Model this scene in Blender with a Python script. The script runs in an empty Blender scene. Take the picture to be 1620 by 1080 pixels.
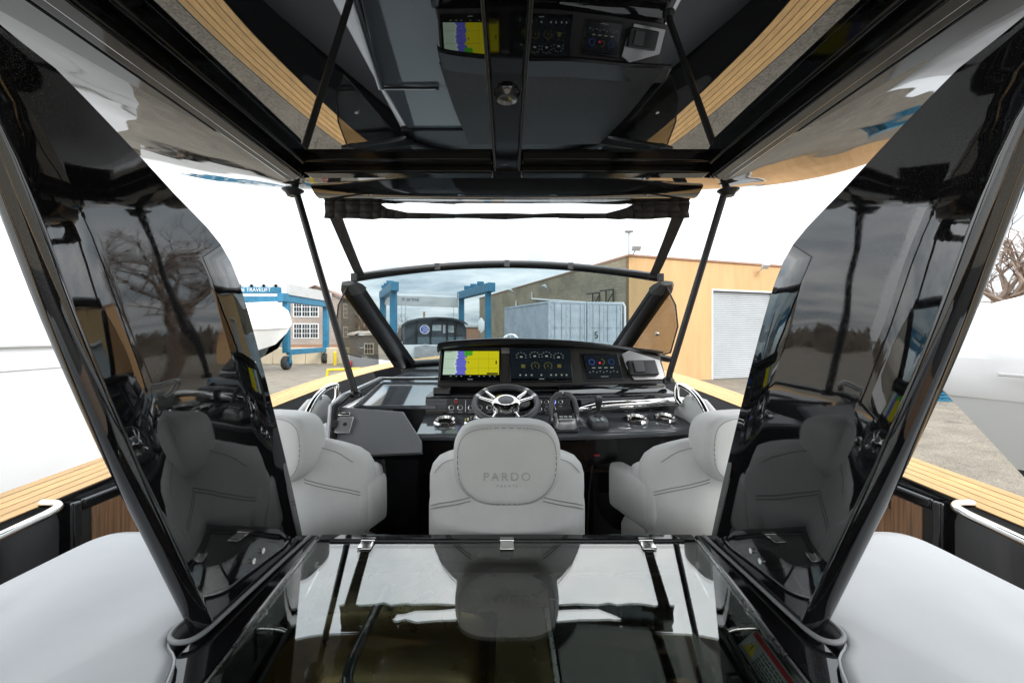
import bpy, bmesh, math, random
from mathutils import Vector, Matrix
random.seed(7)
R = math.radians
sc = bpy.context.scene
col = sc.collection

# ------------------------------------------------------------------ camera
# The camera stands in the cockpit at the origin; z = 0 is eye height.
FPX, CX, CY = 680.0, 802.0, 528.0          # focal length and principal point, photo pixels (1620 wide)
cam_d = bpy.data.cameras.new('camera')
cam = bpy.data.objects.new('camera', cam_d); col.objects.link(cam)
cam.location = (0, 0, 0); cam.rotation_euler = (R(90), 0, 0)
cam_d.sensor_width = 36.0; cam_d.lens = 36.0*FPX/1620.0
cam_d.shift_x = (810-CX)/1620.0; cam_d.shift_y = -(540-CY)/1620.0
cam_d.clip_start = 0.02; cam_d.clip_end = 2000
sc.camera = cam
GROUND = -3.2        # yard level below the eye
FLOOR = -1.6         # cockpit sole below the eye

# ------------------------------------------------------------------ world, sun, exposure
w = bpy.data.worlds.new('World'); sc.world = w; w.use_nodes = True
nt = w.node_tree; N = nt.nodes; L = nt.links
N.clear()
out = N.new('ShaderNodeOutputWorld'); bg = N.new('ShaderNodeBackground'); bg.inputs[1].default_value = 0.1
sky = N.new('ShaderNodeTexSky'); sky.sky_type = 'NISHITA'; sky.sun_disc = False
sky.sun_elevation = R(42); sky.sun_rotation = R(142)
tc = N.new('ShaderNodeTexCoord')
sep = N.new('ShaderNodeSeparateXYZ'); L.new(tc.outputs['Generated'], sep.inputs[0])
zc = N.new('ShaderNodeMath'); zc.operation = 'MAXIMUM'; zc.inputs[1].default_value = 0.0; L.new(sep.outputs[2], zc.inputs[0])
# overcast luminance (1 + 2 sin e) / 3
ov = N.new('ShaderNodeMath'); ov.operation = 'MULTIPLY_ADD'; ov.inputs[1].default_value = 25.0; ov.inputs[2].default_value = 9.0; L.new(zc.outputs[0], ov.inputs[0])
# cloud layer: directions projected on a flat deck
za = N.new('ShaderNodeMath'); za.operation = 'ADD'; za.inputs[1].default_value = 0.10; L.new(zc.outputs[0], za.inputs[0])
dv = N.new('ShaderNodeVectorMath'); dv.operation = 'DIVIDE'; L.new(tc.outputs['Generated'], dv.inputs[0])
cmb = N.new('ShaderNodeCombineXYZ')
for i in range(3): L.new(za.outputs[0], cmb.inputs[i])
L.new(cmb.outputs[0], dv.inputs[1])
ns = N.new('ShaderNodeTexNoise'); ns.inputs['Scale'].default_value = 1.1; ns.inputs['Detail'].default_value = 7; ns.inputs['Roughness'].default_value = 0.58
L.new(dv.outputs[0], ns.inputs['Vector'])
rmp = N.new('ShaderNodeValToRGB'); e = rmp.color_ramp.elements
e[0].position = 0.33; e[0].color = (0.44, 0.51, 0.57, 1); e[1].position = 0.66; e[1].color = (1.0, 0.995, 0.985, 1)
L.new(ns.outputs[0], rmp.inputs[0])
mulc = N.new('ShaderNodeVectorMath'); mulc.operation = 'SCALE'; L.new(rmp.outputs[0], mulc.inputs[0]); L.new(ov.outputs[0], mulc.inputs['Scale'])
mx = N.new('ShaderNodeMixRGB'); mx.inputs[0].default_value = 0.92
L.new(sky.outputs[0], mx.inputs[1]); L.new(mulc.outputs[0], mx.inputs[2])
L.new(mx.outputs[0], bg.inputs[0]); L.new(bg.outputs[0], out.inputs[0])

sun_d = bpy.data.lights.new('sun', 'SUN'); sun_d.energy = 1.4; sun_d.angle = R(25); sun_d.color = (1.0, 0.97, 0.92)
sun = bpy.data.objects.new('sun', sun_d); col.objects.link(sun); sun.location = (0, -10, 30)
az, el = R(142), R(42)
sdir = Vector((math.sin(az)*math.cos(el), math.cos(az)*math.cos(el), math.sin(el)))
sun.rotation_euler = (-sdir).to_track_quat('-Z', 'Y').to_euler()

vs = sc.view_settings
vs.view_transform = 'Standard'; vs.look = 'None'; vs.gamma = 1.0; vs.exposure = 0.7; vs.use_curve_mapping = False
sc.render.engine = 'CYCLES'
sc.cycles.max_bounces = 10; sc.cycles.glossy_bounces = 6; sc.cycles.transparent_max_bounces = 24
sc.cycles.diffuse_bounces = 4; sc.cycles.use_denoising = True
sc.cycles.caustics_reflective = False; sc.cycles.caustics_refractive = False

# ------------------------------------------------------------------ materials
MATS = {}
def newmat(name):
    m = bpy.data.materials.new(name); m.use_nodes = True
    n = m.node_tree.nodes; l = m.node_tree.links
    return m, n, l, n['Principled BSDF']
def pbr(name, c, rough=0.5, metal=0.0, ior=1.5, var=0.0, vscale=6.0, bump=0.0, bscale=40.0, rvar=0.0, rscale=30.0, coat=0.0, stretch=None, c2=None, detail=5, wave=0.0, wscale=2.0, sheen=0.0):
    m, n, l, b = newmat(name)
    b.inputs['Roughness'].default_value = rough; b.inputs['Metallic'].default_value = metal
    b.inputs['IOR'].default_value = ior; b.inputs['Coat Weight'].default_value = coat; b.inputs['Coat Roughness'].default_value = 0.03
    b.inputs['Base Color'].default_value = (*c, 1)
    if sheen: b.inputs['Sheen Weight'].default_value = sheen
    t = n.new('ShaderNodeTexCoord'); src = t.outputs['Object']
    if stretch:
        mp = n.new('ShaderNodeMapping'); mp.inputs['Scale'].default_value = stretch; l.new(src, mp.inputs[0]); src = mp.outputs[0]
    if var or c2:
        x = n.new('ShaderNodeTexNoise'); x.inputs['Scale'].default_value = vscale; x.inputs['Detail'].default_value = detail; x.inputs['Roughness'].default_value = 0.6
        l.new(src, x.inputs['Vector'])
        r = n.new('ShaderNodeValToRGB'); q = r.color_ramp.elements
        ca = [max(0, k*(1-var)) for k in c]; cb = c2 if c2 else [min(1, k*(1+var)) for k in c]
        q[0].position = 0.32; q[0].color = (*ca, 1); q[1].position = 0.68; q[1].color = (*cb, 1)
        l.new(x.outputs[0], r.inputs[0]); l.new(r.outputs[0], b.inputs['Base Color'])
    if rvar:
        x = n.new('ShaderNodeTexNoise'); x.inputs['Scale'].default_value = rscale; x.inputs['Detail'].default_value = 6
        l.new(t.outputs['Object'], x.inputs['Vector'])
        mr = n.new('ShaderNodeMapRange'); mr.inputs['From Min'].default_value = 0.35; mr.inputs['From Max'].default_value = 0.75
        mr.inputs['To Min'].default_value = rough; mr.inputs['To Max'].default_value = rough+rvar
        l.new(x.outputs[0], mr.inputs[0]); l.new(mr.outputs[0], b.inputs['Roughness'])
    last = None
    if wave:
        x = n.new('ShaderNodeTexNoise'); x.inputs['Scale'].default_value = wscale; x.inputs['Detail'].default_value = 1.5
        l.new(t.outputs['Object'], x.inputs['Vector'])
        bp = n.new('ShaderNodeBump'); bp.inputs['Strength'].default_value = 1.0; bp.inputs['Distance'].default_value = wave
        l.new(x.outputs[0], bp.inputs['Height']); last = bp
    if bump:
        x = n.new('ShaderNodeTexNoise'); x.inputs['Scale'].default_value = bscale; x.inputs['Detail'].default_value = 4
        l.new(src, x.inputs['Vector'])
        bp = n.new('ShaderNodeBump'); bp.inputs['Strength'].default_value = 1.0; bp.inputs['Distance'].default_value = bump
        l.new(x.outputs[0], bp.inputs['Height'])
        if last: l.new(last.outputs[0], bp.inputs['Normal'])
        last = bp
    if last: l.new(last.outputs[0], b.inputs['Normal'])
    MATS[name] = m
    return m
def glass(name, tint, ior=1.5, rough=0.0, wave=0.0, wscale=2.0):
    m = bpy.data.materials.new(name); m.use_nodes = True
    n = m.node_tree.nodes; l = m.node_tree.links; n.clear()
    o = n.new('ShaderNodeOutputMaterial'); mix = n.new('ShaderNodeMixShader'); tr = n.new('ShaderNodeBsdfTransparent'); gl = n.new('ShaderNodeBsdfGlossy')
    tr.inputs[0].default_value = (*tint, 1); gl.inputs['Roughness'].default_value = rough
    # Schlick reflectance, the same from both sides of the sheet
    ge = n.new('ShaderNodeNewGeometry'); dt = n.new('ShaderNodeVectorMath'); dt.operation = 'DOT_PRODUCT'; l.new(ge.outputs['Normal'], dt.inputs[0]); l.new(ge.outputs['Incoming'], dt.inputs[1])
    ab = n.new('ShaderNodeMath'); ab.operation = 'ABSOLUTE'; l.new(dt.outputs['Value'], ab.inputs[0])
    om = n.new('ShaderNodeMath'); om.operation = 'SUBTRACT'; om.inputs[0].default_value = 1.0; l.new(ab.outputs[0], om.inputs[1])
    pw = n.new('ShaderNodeMath'); pw.operation = 'POWER'; pw.inputs[1].default_value = 5.0; l.new(om.outputs[0], pw.inputs[0])
    r0 = ((ior-1)/(ior+1))**2
    fr = n.new('ShaderNodeMath'); fr.operation = 'MULTIPLY_ADD'; fr.inputs[1].default_value = 1-r0; fr.inputs[2].default_value = r0; l.new(pw.outputs[0], fr.inputs[0])
    if wave:
        t = n.new('ShaderNodeTexCoord'); x = n.new('ShaderNodeTexNoise'); x.inputs['Scale'].default_value = wscale; x.inputs['Detail'].default_value = 1.5
        l.new(t.outputs['Object'], x.inputs['Vector'])
        bp = n.new('ShaderNodeBump'); bp.inputs['Distance'].default_value = wave; l.new(x.outputs[0], bp.inputs['Height'])
        l.new(bp.outputs[0], gl.inputs['Normal'])
    l.new(fr.outputs[0], mix.inputs[0]); l.new(tr.outputs[0], mix.inputs[1]); l.new(gl.outputs[0], mix.inputs[2]); l.new(mix.outputs[0], o.inputs[0])
    MATS[name] = m
    return m
def emit(name, c, s=1.0):
    m, n, l, b = newmat(name)
    b.inputs['Base Color'].default_value = (0.01, 0.01, 0.01, 1); b.inputs['Roughness'].default_value = 0.1
    b.inputs['Emission Color'].default_value = (*c, 1); b.inputs['Emission Strength'].default_value = s
    MATS[name] = m
    return m

GEL = pbr('black_gelcoat', (0.006, 0.006, 0.007), 0.03, ior=1.6, wave=0.0012, wscale=2.5, rvar=0.03, rscale=60)
CEIL = pbr('hardtop_gelcoat', (0.008, 0.008, 0.008), 0.02, ior=2.0, wave=0.008, wscale=2.6, rvar=0.03, rscale=70)
SUNROOF = pbr('sunroof_glass', (0.004, 0.0045, 0.005), 0.008, ior=2.6)
PILLAR = pbr('pillar_gelcoat', (0.006, 0.006, 0.007), 0.015, ior=1.88, wave=0.0042, wscale=3.0, rvar=0.04, rscale=120)
GELLOW = pbr('black_frame_gelcoat', (0.005, 0.005, 0.005), 0.06, ior=1.38, wave=0.001)
TRIM = pbr('black_rubber_trim', (0.012, 0.012, 0.012), 0.35, bump=0.0004, bscale=200)
SATIN = pbr('satin_black_paint', (0.012, 0.012, 0.013), 0.28, ior=1.5, rvar=0.15, rscale=40)
FABRIC = pbr('black_canvas', (0.03, 0.028, 0.026), 0.75, bump=0.0015, bscale=9, var=0.3, vscale=30)
DASH = pbr('dash_leatherette', (0.045, 0.043, 0.040), 0.5, bump=0.0004, bscale=350, var=0.15, vscale=20)
DASHGLOSS = pbr('dash_gloss_grey', (0.095, 0.102, 0.112), 0.06, ior=2.0, wave=0.0008)
DOORG = pbr('door_gloss_grey', (0.20, 0.205, 0.215), 0.10, ior=1.6, wave=0.0006)
LEATHER = pbr('grey_leather', (0.70, 0.705, 0.685), 0.42, bump=0.00045, bscale=260, var=0.05, vscale=5, rvar=0.15, rscale=25, wave=0.007, wscale=8)
STITCH = pbr('seam_thread', (0.22, 0.22, 0.21), 0.8)
TEAK = pbr('teak', (0.52, 0.305, 0.108), 0.55, var=0.22, vscale=5, stretch=(14, 1.2, 14), bump=0.0004, bscale=30)
TEAKF = pbr('teak_sole', (0.25, 0.13, 0.05), 0.45, var=0.25, vscale=5, stretch=(14, 1.2, 14), bump=0.0004, bscale=30)
CAULK = pbr('caulking', (0.012, 0.011, 0.010), 0.6)
VENEER = pbr('walnut_veneer', (0.30, 0.155, 0.075), 0.35, var=0.45, vscale=4, stretch=(3, 18, 0.8), bump=0.0002, bscale=40, coat=0.3)
CHROME = pbr('polished_steel', (0.78, 0.77, 0.75), 0.045, metal=1.0, rvar=0.05, rscale=40)
BRUSHED = pbr('brushed_steel', (0.55, 0.55, 0.55), 0.25, metal=1.0, rvar=0.1, rscale=60)
SINKM = pbr('sink_steel', (0.24, 0.19, 0.10), 0.25, metal=1.0, rvar=0.15, rscale=12, wave=0.003, wscale=5)  # golden reflections are put into the warm tint of the stainless steel
WHITE = pbr('white_gelcoat', (0.72, 0.73, 0.74), 0.12, var=0.03, vscale=2, wave=0.001)
COVER = pbr('white_cover_vinyl', (0.45, 0.463, 0.48), 0.38, var=0.05, vscale=3, wave=0.02, wscale=2.6, bump=0.0002, bscale=300)
GASKET = pbr('grey_sealant', (0.22, 0.225, 0.23), 0.45)
PLASTIC = pbr('grey_plastic', (0.09, 0.092, 0.095), 0.4, bump=0.0002, bscale=300)
DARKPL = pbr('dark_plastic', (0.022, 0.022, 0.024), 0.35)
SILVER = pbr('silver_paint', (0.42, 0.42, 0.42), 0.3, metal=0.6)
WHEELR = pbr('wheel_leather', (0.06, 0.062, 0.066), 0.45, bump=0.0003, bscale=300)
BLACKG = pbr('display_black', (0.004, 0.005, 0.006), 0.04, ior=1.5)
RED = pbr('red_switch', (0.38, 0.03, 0.03), 0.4)
YEL = pbr('yellow_paint', (0.75, 0.55, 0.02), 0.5, var=0.12)
LABELW = pbr('label_white', (0.55, 0.60, 0.58), 0.5)
LABELR = pbr('label_red', (0.55, 0.02, 0.03), 0.5)
LABELK = pbr('label_ink', (0.05, 0.09, 0.10), 0.6)
WSG = glass('windscreen_glass', (0.72, 0.78, 0.80), 1.5)
SIDEG = glass('quarter_glass', (0.62, 0.60, 0.56), 1.5)
VINYL = glass('clear_vinyl', (0.92, 0.93, 0.93), 1.25, wave=0.004, wscale=3)
EMBOSS = pbr('embossed_leather', (0.50, 0.505, 0.49), 0.45)
LIDG = glass('smoked_lid_glass', (0.74, 0.77, 0.75), 2.3)

def per_object(m, amt):                    # each board gets its own tone
    n = m.node_tree.nodes; l = m.node_tree.links; b = n['Principled BSDF']; old = b.inputs['Base Color'].links[0].from_socket
    oi = n.new('ShaderNodeObjectInfo'); mr = n.new('ShaderNodeMapRange'); mr.inputs['To Min'].default_value = 1-amt; mr.inputs['To Max'].default_value = 1+amt; l.new(oi.outputs['Random'], mr.inputs[0])
    vm = n.new('ShaderNodeVectorMath'); vm.operation = 'SCALE'; l.new(old, vm.inputs[0]); l.new(mr.outputs[0], vm.inputs['Scale']); l.new(vm.outputs[0], b.inputs['Base Color'])
per_object(TEAK, .16); per_object(TEAKF, .2)
def dust(m, c=(.045, .046, .045), scale=520, lo=.74, hi=.82):   # fine specks of dust and dried water spots
    n = m.node_tree.nodes; l = m.node_tree.links; b = n['Principled BSDF']
    t = n.new('ShaderNodeTexCoord'); x = n.new('ShaderNodeTexNoise'); x.inputs['Scale'].default_value = scale; x.inputs['Detail'].default_value = 2; l.new(t.outputs['Object'], x.inputs['Vector'])
    y = n.new('ShaderNodeTexNoise'); y.inputs['Scale'].default_value = 5; y.inputs['Detail'].default_value = 5; l.new(t.outputs['Object'], y.inputs['Vector'])
    ad = n.new('ShaderNodeMath'); ad.operation = 'MULTIPLY_ADD'; ad.inputs[1].default_value = .25; l.new(y.outputs[0], ad.inputs[0]); l.new(x.outputs[0], ad.inputs[2])
    r = n.new('ShaderNodeValToRGB'); q = r.color_ramp.elements; bc = b.inputs['Base Color'].default_value
    q[0].position = lo; q[0].color = tuple(bc); q[1].position = hi; q[1].color = (*c, 1); l.new(ad.outputs[0], r.inputs[0]); l.new(r.outputs[0], b.inputs['Base Color'])
for m_ in (PILLAR, CEIL, GEL): dust(m_)

# ------------------------------------------------------------------ mesh builder
class MB:
    def __init__(s): s.v = []; s.f = []
    def add(s, vs, fs):
        o = len(s.v); s.v += [tuple(p) for p in vs]; s.f += [tuple(i+o for i in f) for f in fs]; return s
    def box(s, a, b, M=None):
        x0, y0, z0 = a; x1, y1, z1 = b
        vs = [(x0,y0,z0),(x1,y0,z0),(x1,y1,z0),(x0,y1,z0),(x0,y0,z1),(x1,y0,z1),(x1,y1,z1),(x0,y1,z1)]
        if M is not None: vs = [M @ Vector(p) for p in vs]
        return s.add(vs, [(0,3,2,1),(4,5,6,7),(0,1,5,4),(1,2,6,5),(2,3,7,6),(3,0,4,7)])
    def hexa(s, bot, top):      # two quads of four points
        return s.add(list(bot)+list(top), [(0,3,2,1),(4,5,6,7),(0,1,5,4),(1,2,6,5),(2,3,7,6),(3,0,4,7)])
    def prism(s, poly, vec):    # 3d polygon swept by vec
        n = len(poly); a = [Vector(p) for p in poly]; b = [p+Vector(vec) for p in a]
        return s.add(a+b, [tuple(range(n-1,-1,-1)), tuple(range(n,2*n))]+[(i,(i+1)%n,n+(i+1)%n,n+i) for i in range(n)])
    def loft(s, rings, cap0=True, cap1=True, closed=True):
        n = len(rings[0]); vs = [p for r in rings for p in r]; fs = []
        for k in range(len(rings)-1):
            for i in range(n if closed else n-1):
                j = (i+1) % n
                fs.append((k*n+i, k*n+j, (k+1)*n+j, (k+1)*n+i))
        if cap0: fs.append(tuple(range(n-1,-1,-1)))
        if cap1: fs.append(tuple((len(rings)-1)*n+i for i in range(n)))
        return s.add(vs, fs)
    def tube(s, path, r, n=10, closed=False, cap=True, flat=None):
        pts = [Vector(p) for p in path]; m = len(pts); rr = r if isinstance(r, (list, tuple)) else [r]*m
        rings = []; up = None
        for i, p in enumerate(pts):
            if closed: t = pts[(i+1) % m]-pts[i-1]
            else: t = pts[min(i+1, m-1)]-pts[max(i-1, 0)]
            t.normalize()
            if up is None:
                up = Vector((0,0,1)) if abs(t.z) < 0.9 else Vector((1,0,0))
            up = (up-t*up.dot(t)).normalized(); sd = t.cross(up)
            fl = flat or 1.0
            rings.append([p+sd*math.cos(2*math.pi*k/n)*rr[i]+up*math.sin(2*math.pi*k/n)*rr[i]*fl for k in range(n)])
        if closed: rings.append(rings[0])
        return s.loft(rings, cap and not closed, cap and not closed)
    def lathe(s, prof, M=None, n=28):    # profile (r, z)
        rings = [[Vector((r*math.cos(2*math.pi*k/n), r*math.sin(2*math.pi*k/n), z)) for k in range(n)] for r, z in prof]
        if M is not None: rings = [[M @ p for p in r] for r in rings]
        return s.loft(rings, prof[0][0] > 1e-5, prof[-1][0] > 1e-5)
    def grid(s, fn, nu, nv):
        vs = [fn(i/nu, j/nv) for j in range(nv+1) for i in range(nu+1)]
        fs = [(j*(nu+1)+i, j*(nu+1)+i+1, (j+1)*(nu+1)+i+1, (j+1)*(nu+1)+i) for j in range(nv) for i in range(nu)]
        return s.add(vs, fs)
    def shell(s, fn, nu, nv, off):       # a grid with thickness: offset vector function or vector
        a = [Vector(fn(i/nu, j/nv)) for j in range(nv+1) for i in range(nu+1)]
        of = Vector(off); b = [p+of for p in a]; o = len(a); W = nu+1
        q = [(j*W+i, j*W+i+1, (j+1)*W+i+1, (j+1)*W+i) for j in range(nv) for i in range(nu)]
        fs = q+[tuple(o+k for k in reversed(f)) for f in q]
        rim = [i for i in range(W)]+[j*W+nu for j in range(1, nv+1)]+[nv*W+i for i in range(nu-1, -1, -1)]+[j*W for j in range(nv-1, 0, -1)]
        for k in range(len(rim)):
            p0, p1 = rim[k], rim[(k+1) % len(rim)]
            fs.append((p1, p0, o+p0, o+p1))
        return s.add(a+b, fs)
ROOTM = {}
def obj(name, mb, mat, parent=None, smooth=40, bevel=0.0, seg=2, local=False, kind=None, fix=True):
    me = bpy.data.meshes.new(name); me.from_pydata(mb.v, [], mb.f); me.validate()
    if fix:
        bm = bmesh.new(); bm.from_mesh(me); bmesh.ops.recalc_face_normals(bm, faces=bm.faces); bm.to_mesh(me); bm.free()
    if isinstance(mat, (list, tuple)):
        for m in mat: me.materials.append(m)
    else: me.materials.append(mat)
    if smooth:
        me.polygons.foreach_set('use_smooth', [True]*len(me.polygons)); me.set_sharp_from_angle(angle=R(smooth))
    o = bpy.data.objects.new(name, me); col.objects.link(o)
    if bevel:
        b = o.modifiers.new('bevel', 'BEVEL'); b.width = bevel; b.segments = seg; b.limit_method = 'ANGLE'; b.angle_limit = R(35)
    if parent is not None:
        o.parent = parent
        if not local and parent in ROOTM: o.matrix_parent_inverse = ROOTM[parent].inverted()
    if kind: o['kind'] = kind
    return o
def thing(name, label, cat, loc=(0,0,0), rz=0.0, group=None):
    o = bpy.data.objects.new(name, None); col.objects.link(o); o.empty_display_size = 0.2
    o.location = loc; o.rotation_euler = (0, 0, rz)
    ROOTM[o] = Matrix.Translation(loc) @ Matrix.Rotation(rz, 4, 'Z')
    o['label'] = label; o['category'] = cat
    if group: o['group'] = group
    return o
def tag(o, label, cat, group=None):
    o['label'] = label; o['category'] = cat
    if group: o['group'] = group
    return o
def struct(o): o['kind'] = 'structure'; return o
def sub(name, mb, mat, part, **k):        # sub-part in world coordinates under a part
    o = obj(name, mb, mat, None, **k); o.parent = part
    pm = part.matrix_parent_inverse; root = part.parent
    base = ROOTM[root] @ pm if root in ROOTM else pm
    o.matrix_parent_inverse = base.inverted()
    return o
def copy_tree(o, parent=None):
    c = o.copy(); col.objects.link(c)
    if parent is not None: c.parent = parent
    for ch in list(o.children): copy_tree(ch, c)
    return c
def text_mb(txt, size, M, depth=0.0, spacing=1.0):
    cu = bpy.data.curves.new('t', 'FONT'); cu.body = txt; cu.size = size; cu.extrude = depth; cu.align_x = 'CENTER'; cu.align_y = 'CENTER'; cu.space_character = spacing
    ob = bpy.data.objects.new('t', cu); col.objects.link(ob)
    dg = bpy.context.evaluated_depsgraph_get()
    me = bpy.data.meshes.new_from_object(ob.evaluated_get(dg))
    mb = MB(); mb.add([M @ v.co for v in me.vertices], [tuple(p.vertices) for p in me.polygons])
    bpy.data.objects.remove(ob); bpy.data.curves.remove(cu); bpy.data.meshes.remove(me)
    return mb
def at(px, py, d): return Vector(((px-CX)/FPX*d, d, (CY-py)/FPX*d))
def frameM(o, ex, ey):                     # matrix from an origin and two axes
    ex = Vector(ex).normalized(); ey = Vector(ey).normalized(); ez = ex.cross(ey).normalized(); ey = ez.cross(ex)
    return Matrix.Translation(o) @ Matrix(((ex.x, ey.x, ez.x, 0), (ex.y, ey.y, ez.y, 0), (ex.z, ey.z, ez.z, 0), (0, 0, 0, 1)))
def spline(pts, n):                        # Catmull-Rom through points
    P = [Vector(p) for p in pts]; P = [P[0]*2-P[1]]+P+[P[-1]*2-P[-2]]; o = []
    for i in range(1, len(P)-2):
        for k in range(n):
            t = k/n; a, b, c, d = P[i-1], P[i], P[i+1], P[i+2]
            o.append(0.5*((2*b)+(c-a)*t+(2*a-5*b+4*c-d)*t*t+(3*b-a-3*c+d)*t**3))
    o.append(P[-2]); return o
def sell(hw, hh, n, p=3.0, skew=0.0):      # superellipse outline (x, z)
    o = []
    for k in range(n):
        a = 2*math.pi*k/n; c, s = math.cos(a), math.sin(a)
        x = hw*math.copysign(abs(c)**(2/p), c); z = hh*math.copysign(abs(s)**(2/p), s)
        o.append((x*(1+skew*z/hh), z))
    return o
# ------------------------------------------------------------------ the yard
ASPH = pbr('weathered_asphalt', (0.155, 0.138, 0.112), 0.85, var=0.22, vscale=0.9, bump=0.004, bscale=30, detail=9)
def crack_asphalt():
    m = ASPH; n = m.node_tree.nodes; l = m.node_tree.links; b = n['Principled BSDF']
    t = n.new('ShaderNodeTexCoord')
    dn = n.new('ShaderNodeTexNoise'); dn.inputs['Scale'].default_value = 0.8; dn.inputs['Detail'].default_value = 5
    l.new(t.outputs['Object'], dn.inputs['Vector'])
    ad = n.new('ShaderNodeMixRGB'); ad.blend_type = 'ADD'; ad.inputs[0].default_value = 0.9; l.new(t.outputs['Object'], ad.inputs[1]); l.new(dn.outputs['Color'], ad.inputs[2])
    v = n.new('ShaderNodeTexVoronoi'); v.feature = 'DISTANCE_TO_EDGE'; v.inputs['Scale'].default_value = 0.23; l.new(ad.outputs[0], v.inputs['Vector'])
    r = n.new('ShaderNodeValToRGB'); q = r.color_ramp.elements; q[0].position = 0.0; q[0].color = (0.55, 0.54, 0.52, 1); q[1].position = 0.006; q[1].color = (1, 1, 1, 1)
    l.new(v.outputs['Distance'], r.inputs[0])
    sp = n.new('ShaderNodeTexNoise'); sp.inputs['Scale'].default_value = 28; sp.inputs['Detail'].default_value = 8; sp.inputs['Roughness'].default_value = 0.8; l.new(t.outputs['Object'], sp.inputs['Vector'])
    rs = n.new('ShaderNodeValToRGB'); q = rs.color_ramp.elements; q[0].position = 0.38; q[0].color = (0.35, 0.35, 0.35, 1); q[1].position = 0.62; q[1].color = (1.7, 1.65, 1.55, 1); l.new(sp.outputs[0], rs.inputs[0])
    old = b.inputs['Base Color'].links[0].from_socket
    m1 = n.new('ShaderNodeMixRGB'); m1.blend_type = 'MULTIPLY'; m1.inputs[0].default_value = 1; l.new(old, m1.inputs[1]); l.new(r.outputs[0], m1.inputs[2])
    m2 = n.new('ShaderNodeMixRGB'); m2.blend_type = 'MULTIPLY'; m2.inputs[0].default_value = 1; l.new(m1.outputs[0], m2.inputs[1]); l.new(rs.outputs[0], m2.inputs[2])
    l.new(m2.outputs[0], b.inputs['Base Color'])
crack_asphalt()
g = MB(); S = 900
g.add([(-S,-S,GROUND),(S,-S,GROUND),(S,S,GROUND),(-S,S,GROUND)], [(0,1,2,3)])
struct(obj('ground', g, ASPH))

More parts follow.
